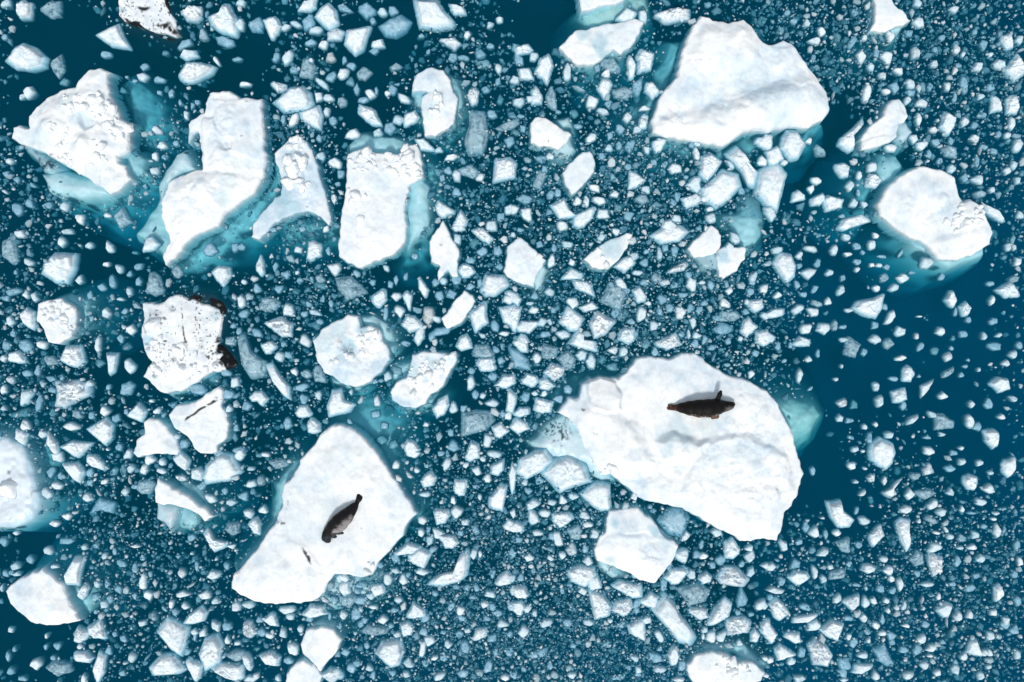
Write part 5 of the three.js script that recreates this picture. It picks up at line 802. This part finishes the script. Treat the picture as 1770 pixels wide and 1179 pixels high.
{ // the spotted seal, rolled so that its pale belly faces the sun
  const p = zs(530, 840, 9.825), J = (x, y, r, l) => [...p(x, y), r / 9.825, l];
  seal('black-backed seal with pale speckled belly, body curved, small dark flippers at its chest', [589, 899], spottedFloe,
    [J(835, 315, 36), J(790, 372, 66), J(735, 440, 92), J(655, 530, 128), J(560, 620, 142), J(470, 700, 126), J(395, 775, 100), J(345, 830, 80, 0.02), J(325, 885, 66, 0.05), J(350, 930, 42, 0.05), J(370, 955, 22, 0.05)],
    [[[...p(460, 790), 4, 0.14], [...p(530, 815), 3, 0.08], [...p(595, 826), 1.8, 0.04]], [[...p(400, 850), 3.4, 0.08], [...p(445, 882), 3, 0.04], [...p(470, 886), 2.6, 0.03]]],
    [[[...p(830, 320), 3.2, 0.06], [...p(858, 240), 3.6, 0.06], [...p(868, 190), 4, 0.04]], [[...p(830, 320), 3.2, 0.06], [...p(878, 250), 3.6, 0.06], [...p(914, 208), 3.6, 0.04]]],
    (x, y, z, n) => {
      const u = (x - 530) * 9.825, v = (z - 840) * 9.825, across = (u - 560) * 0.64 + (v - 620) * 0.77; // towards the belly
      const sp = noise(u / 15, v / 15, 13) + 0.7 * noise(u / 7, v / 7, 14), along = smooth(840, 740, u) * smooth(370, 470, u + 0.3 * (700 - v));
      const belly = smooth(-25, 85, across + 26 * noise(u / 40, v / 40, 15)) * along;
      let c = toneMix([0.010, 0.008, 0.009], [0.40, 0.36, 0.35], clamp(belly * 1.0 - 0.2) * smooth(-0.75, 0.25, sp + belly * 0.75));
      if (v > 778 && u > 455) c = toneMix(c, [0.012, 0.012, 0.014], 0.9);
      if (v > 845) c = toneMix(c, [0.02, 0.03, 0.035], 0.8);
      return c;
    }, { eyes: [[...p(296, 905), 0.125], [...p(378, 905), 0.125]], nose: p(373, 966), noseY: 0.09, dir: [0.5, 0.87] });
}

// ---------- the drift ice of the survey ----------
for (const row of SURVEY) for (const part of row.split('; ')) {
  const kind = part[0], n = part.slice(2).split(' ').map(Number);
  if (n.length === 5) loose.push({ kind, x: n[0], y: n[1], L: n[2], W: n[3], deg: n[4] });
  else {
    const p = pairs(n), [x, y, a] = centre(p); let l = 0, deg = 0;
    for (const q of p) { const d = Math.hypot(q[0] - x, q[1] - y); if (d > l) { l = d; deg = Math.atan2(q[1] - y, q[0] - x) * 180 / Math.PI; } }
    loose.push({ kind, x, y, L: 2 * l, W: Math.max(4, a / l * 0.7), deg, poly: p });
  }
}
loose.forEach((c, k) => { c.size = c.poly ? centre(c.poly)[2] : c.L * c.W * 0.7; c.seed = 5000 + k * 13; });
// what already belongs to a floe is not drift ice
const onFloe = (x, z, m = 0) => floes.some((f) => Math.hypot(x - f.x, z - f.z) < f.r * 2.6 + 0.3 && sdf(f.poly, x, z) > m);
const drift = loose.filter((c) => { const [x, z] = at(c.x, c.y, 0.05); return !onFloe(x, z, 0.04); }).sort((a, b) => b.size - a.size);
function chunk(c, lo) {
  const K = KIND[c.kind], R = rng(c.seed), size = Math.sqrt(c.size) * S, top = K.top * clamp(size / 0.42, 0.28, 1.7) * (0.8 + 0.4 * R()), [x, z] = at(c.x, c.y, Math.max(0, K.lift + top * 0.4));
  const outline = c.poly ? polyOutline(c.poly.map(([px, py]) => at(px, py, Math.max(0, K.lift + top * 0.4))), x, z, c.seed) : brokenOutline(c.L * S, c.W * S, c.deg, c.seed);
  const dull = K.mat === 'snow' ? 0.08 * R() + smooth(0.42, 0.2, size) * (0.0 + 0.6 * R()) : 0.25 * (R() - 0.5);
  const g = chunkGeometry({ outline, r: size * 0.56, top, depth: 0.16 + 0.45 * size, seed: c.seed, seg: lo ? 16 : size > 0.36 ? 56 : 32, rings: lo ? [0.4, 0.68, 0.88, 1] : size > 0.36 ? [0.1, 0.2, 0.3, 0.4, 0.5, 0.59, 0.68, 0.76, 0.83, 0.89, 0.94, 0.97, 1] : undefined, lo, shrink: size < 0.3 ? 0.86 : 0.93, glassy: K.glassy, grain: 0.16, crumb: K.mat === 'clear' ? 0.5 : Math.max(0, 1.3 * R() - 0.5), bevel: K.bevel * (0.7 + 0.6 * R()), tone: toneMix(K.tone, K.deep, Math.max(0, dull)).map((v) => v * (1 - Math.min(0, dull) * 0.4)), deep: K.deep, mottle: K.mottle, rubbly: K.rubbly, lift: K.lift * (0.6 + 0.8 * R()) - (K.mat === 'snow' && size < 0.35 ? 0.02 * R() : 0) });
  return [g, M[K.mat], x, z, size];
}
// the largest 300 are things of their own
const chunks = drift.slice(0, 300), smallIce = drift.slice(300);
{
  const LOOK = { w: 'white', m: 'grey-blue half-sunk', d: 'dim sunken', c: 'glassy mottled', b: 'crumbly rubble-topped', s: 'brown-stained' };
  const WORDS = ['nearest', 'second nearest', 'third nearest', 'fourth nearest', 'fifth nearest', 'sixth nearest', 'seventh nearest', 'eighth nearest', 'ninth nearest', 'tenth nearest', 'eleventh nearest', 'twelfth nearest'];
  const sets = new Map();
  chunks.forEach((c, k) => {
    const [x, z] = at(c.x, c.y), by = floes.map((f) => [f, Math.max(0, -sdf(f.poly, x, z))]).sort((a, b) => a[1] - b[1]);
    const A = by[0][0], B = by.slice(1).find(([f]) => { const ux = f.x - A.x, uz = f.z - A.z, vx = x - A.x, vz = z - A.z; return ux * vx + uz * vz > 0.5 * Math.hypot(ux, uz) * Math.hypot(vx, vz); });
    const asp = c.L / c.W, shape = c.poly ? (c.poly.length < 6 ? 'wedge' : 'angular') : asp > 2.2 ? 'sliver' : asp > 1.5 ? 'oblong' : 'chunky';
    const size = k < 60 ? 'large' : k < 160 ? 'middling' : 'small', edge = Math.min(c.x, 1770 - c.x, c.y, 1179 - c.y) < 14;
    c.look = `${size} ${LOOK[c.kind]} ${shape} chunk`;
    c.where = edge ? `at the photo edge by the ${A.nick}` : B ? `the ${A.nick}, towards the ${B[0].nick}` : `the ${A.nick}, on its open side`;
    c.edge = edge; c.d = by[0][1];
    const key = c.look + c.where; if (!sets.has(key)) sets.set(key, []); sets.get(key).push(c);
  });
  for (const list of sets.values()) { list.sort((a, b) => a.d - b.d); list.forEach((c, k) => { c.label = c.edge ? `${c.look} ${list.length > 1 ? WORDS[k] + ' of those ' : ''}${c.where}` : list.length === 1 ? `${c.look} beside ${c.where}` : `${c.look}, ${WORDS[k]} to ${c.where}`; }); }
  for (const c of chunks) {
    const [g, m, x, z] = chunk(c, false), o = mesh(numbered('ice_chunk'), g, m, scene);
    o.position.set(x, 0, z); tag(o, c.label, 'ice chunk', 'loose ice chunks drifting between the floes');
  }
}

// ---------- brash ice: what nobody could count ----------
{
  const brash = new THREE.Group(); brash.name = 'brash_ice'; scene.add(brash);
  tag(brash, 'countless small white and glassy bits of brash ice floating between the chunks', 'brash ice', null, 'stuff');
  // the smaller pieces of the survey, joined by material
  const bins = {};
  for (const c of smallIce) {
    const [g, m, x, z] = chunk(c, true), b = bins[KIND[c.kind].mat] ??= { m, pos: [], col: [], index: [] }, off = b.pos.length / 3, p = g.attributes.position.array, q = g.attributes.color.array;
    for (let k = 0; k < p.length; k += 3) b.pos.push(p[k] + x, p[k + 1], p[k + 2] + z);
    for (const v of q) b.col.push(v);
    for (const v of g.index.array) b.index.push(v + off);
  }
  for (const b of Object.values(bins)) { const o = mesh('ice_bits', buffer(b.pos, b.index, b.col), b.m, brash); o.userData.kind = 'stuff'; }
  // and the crumbs: more where the wind has packed them, few in the open leads
  const R = rng(77), VAR = 24, geos = [];
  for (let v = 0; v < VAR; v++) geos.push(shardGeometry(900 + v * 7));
  const thick = [[960, 1080, 180, 2.2], [760, 1100, 140, 1.1], [1120, 1100, 120, 0.9], [240, 960, 130, 0.6], [1660, 1060, 180, 0.6], [1640, 120, 170, 0.5], [1100, 470, 190, 0.6], [1000, 600, 120, 0.5], [860, 910, 130, 0.6], [615, 1010, 60, 1.2], [800, 150, 70, 0.4], [960, 330, 100, 0.6], [1180, 540, 130, 0.6], [540, 500, 100, 0.5], [1080, 290, 90, 0.6], [820, 420, 60, 0.5], [1440, 60, 120, 0.5], [500, 200, 70, 0.5], [60, 640, 80, 0.3], [1240, 520, 90, 0.4], [1560, 400, 60, -0.2]];
  const open = [[90, 60, 90], [235, 115, 60], [60, 190, 60], [415, 135, 70], [640, 75, 60], [950, 30, 70], [190, 455, 60], [440, 440, 50], [690, 470, 60], [215, 640, 55], [1400, 285, 80], [1460, 215, 60], [1640, 530, 130], [1560, 470, 90], [1470, 640, 110], [1690, 760, 90], [1420, 820, 60], [1480, 900, 50], [40, 1110, 90], [800, 690, 40], [1280, 1010, 40], [1330, 840, 60], [620, 185, 60], [450, 40, 30], [560, 1110, 40], [230, 860, 30], [70, 930, 60], [1580, 560, 80], [770, 560, 30], [1430, 470, 40], [560, 430, 40], [700, 20, 40]];
  const lists = geos.map(() => []), cell = 0.5, grid = new Map(), key = (x, z) => `${Math.floor(x / cell)},${Math.floor(z / cell)}`;
  const put = (x, z, r) => { for (let i = -1; i <= 1; i++) for (let j = -1; j <= 1; j++) { const k = key(x + i * cell, z + j * cell); if (!grid.has(k)) grid.set(k, []); grid.get(k).push([x, z, r]); } };
  for (const c of drift) { const [x, z] = at(c.x, c.y, 0.02), a = c.deg * Math.PI / 180, n = Math.max(1, Math.round(c.L / c.W)); for (let k = 0; k < n; k++) { const t = n === 1 ? 0 : (k / (n - 1) - 0.5) * (c.L - c.W) * S; put(x + Math.cos(a) * t, z + Math.sin(a) * t, Math.min(c.L, c.W) * S * 0.5); } }
  const m4 = new THREE.Matrix4(), qt = new THREE.Quaternion(), eu = new THREE.Euler();
  for (let k = 0; k < 150000; k++) {
    const px = -120 + 2010 * R(), py = -120 + 1419 * R(), u = R(), r0 = R();
    let dens = 0.34; for (const [a, b, r, s] of thick) dens += s * Math.exp(-(((px - a) ** 2 + (py - b) ** 2) / (r * r))); for (const [a, b, r] of open) dens -= 0.5 * Math.exp(-(((px - a) ** 2 + (py - b) ** 2) / (r * r)));
    dens *= 0.8 + 0.8 * fbm(px / 60, py / 60, 41, 3) + (k < 30000 ? 0 : 1.1 * fbm(px / 22 + py / 40, py / 22, 43, 3));
    if (u * 1.1 > dens) continue;
    const d = (k < 30000 ? 8 + 13 * r0 * r0 : Math.min(12, 4.2 * Math.pow(1 - r0 * 0.985, -0.4))) * S, [x, z] = at(px, py);
    if ((grid.get(key(x, z)) ?? []).some(([a, b, r]) => (x - a) ** 2 + (z - b) ** 2 < (r * (k < 30000 ? 0.84 : 0.76) + d * 0.3) ** 2)) continue;
    if (onFloe(x, z, -0.05)) continue;
    const foot = solids.some((p) => sdf(p, x, z) > 0);
    if (foot && R() > 0.05) continue;
    put(x, z, d * 0.5);
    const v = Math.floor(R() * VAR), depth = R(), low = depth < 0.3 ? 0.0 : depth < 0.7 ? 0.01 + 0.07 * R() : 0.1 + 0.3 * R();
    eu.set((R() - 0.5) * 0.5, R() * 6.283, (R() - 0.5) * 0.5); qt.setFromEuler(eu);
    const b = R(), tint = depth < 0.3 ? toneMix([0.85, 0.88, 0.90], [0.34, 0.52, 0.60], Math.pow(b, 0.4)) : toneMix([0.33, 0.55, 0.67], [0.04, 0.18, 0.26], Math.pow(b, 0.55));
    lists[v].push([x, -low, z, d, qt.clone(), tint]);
  }
  // the same drift goes on outside the survey
  for (let k = 0; k < 26000; k++) {
    const px = -700 + 3170 * R(), py = -600 + 2379 * R(), d = (6 + 22 * Math.pow(R(), 4)) * S, [x, z] = at(px, py), v = Math.floor(R() * VAR), b = R();
    if (px > -110 && px < 1880 && py > -110 && py < 1289) continue;
    if (R() > 0.6 + 0.9 * fbm(px / 70, py / 70, 41, 3) || (grid.get(key(x, z)) ?? []).some(([a, c, r]) => (x - a) ** 2 + (z - c) ** 2 < (r + d * 0.4) ** 2) || onFloe(x, z, -0.05)) continue;
    put(x, z, d * 0.5); eu.set((R() - 0.5) * 0.5, R() * 6.283, (R() - 0.5) * 0.5); qt.setFromEuler(eu);
    lists[v].push([x, -0.05 * R(), z, d, qt.clone(), toneMix([0.82, 0.86, 0.88], [0.14, 0.28, 0.36], Math.pow(b, 0.7))]);
  }
  // slush: melting crumbs pressed together where the drift is thick
  for (let k = 0; k < 150000; k++) {
    const px = -100 + 1970 * R(), py = -100 + 1379 * R();
    let dens = 0.10; for (const [a, b, r, s] of thick) dens += s * 0.42 * Math.exp(-(((px - a) ** 2 + (py - b) ** 2) / (r * r))); for (const [a, b, r] of open) dens -= 0.42 * Math.exp(-(((px - a) ** 2 + (py - b) ** 2) / (r * r)));
    dens *= 0.85 + 1.0 * fbm(px / 26 + py / 60, py / 26, 49, 3);
    const d = (2.6 + 5 * Math.pow(R(), 3)) * S, [x, z] = at(px, py), v = Math.floor(R() * VAR), b = R(), u = R();
    if (u > dens || onFloe(x, z, -0.04) || solids.some((p) => sdf(p, x, z) > -0.02)) continue;
    eu.set((R() - 0.5) * 1.2, R() * 6.283, (R() - 0.5) * 1.2); qt.setFromEuler(eu);
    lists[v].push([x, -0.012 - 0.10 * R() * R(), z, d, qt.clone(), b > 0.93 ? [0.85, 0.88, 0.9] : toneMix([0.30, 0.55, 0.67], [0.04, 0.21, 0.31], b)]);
  }
  // a second, looser layer hangs sunk between and under the floating bits
  for (let k = 0; k < 44000; k++) {
    const px = -100 + 1970 * R(), py = -100 + 1379 * R();
    let dens = 0.42; for (const [a, b, r, s] of thick) dens += s * 0.8 * Math.exp(-(((px - a) ** 2 + (py - b) ** 2) / (r * r))); for (const [a, b, r] of open) dens -= 0.75 * Math.exp(-(((px - a) ** 2 + (py - b) ** 2) / (r * r)));
    dens *= 0.7 + 1.1 * fbm(px / 55, py / 55, 47, 3);
    const d = (5 + 17 * R() * R()) * S, [x, z] = at(px, py), v = Math.floor(R() * VAR), b = R();
    eu.set((R() - 0.5) * 1.4, R() * 6.283, (R() - 0.5) * 1.4); qt.setFromEuler(eu);
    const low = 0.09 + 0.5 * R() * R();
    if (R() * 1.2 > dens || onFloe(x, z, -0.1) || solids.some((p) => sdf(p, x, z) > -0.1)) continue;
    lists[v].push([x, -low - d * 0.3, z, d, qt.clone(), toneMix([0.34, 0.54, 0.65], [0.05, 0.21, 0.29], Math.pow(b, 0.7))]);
  }
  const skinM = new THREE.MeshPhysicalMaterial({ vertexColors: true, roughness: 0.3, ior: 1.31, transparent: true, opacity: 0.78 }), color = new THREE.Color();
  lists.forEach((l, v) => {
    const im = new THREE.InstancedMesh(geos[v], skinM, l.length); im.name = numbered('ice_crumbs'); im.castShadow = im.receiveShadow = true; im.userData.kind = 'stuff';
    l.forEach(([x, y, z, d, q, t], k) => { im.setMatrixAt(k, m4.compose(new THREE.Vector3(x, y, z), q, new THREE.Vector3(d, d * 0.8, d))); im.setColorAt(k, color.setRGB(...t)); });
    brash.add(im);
  });
  console.log('chunks', chunks.length, 'survey bits', smallIce.length, 'crumbs', lists.reduce((a, l) => a + l.length, 0));
}
renderer.render(scene, camera);
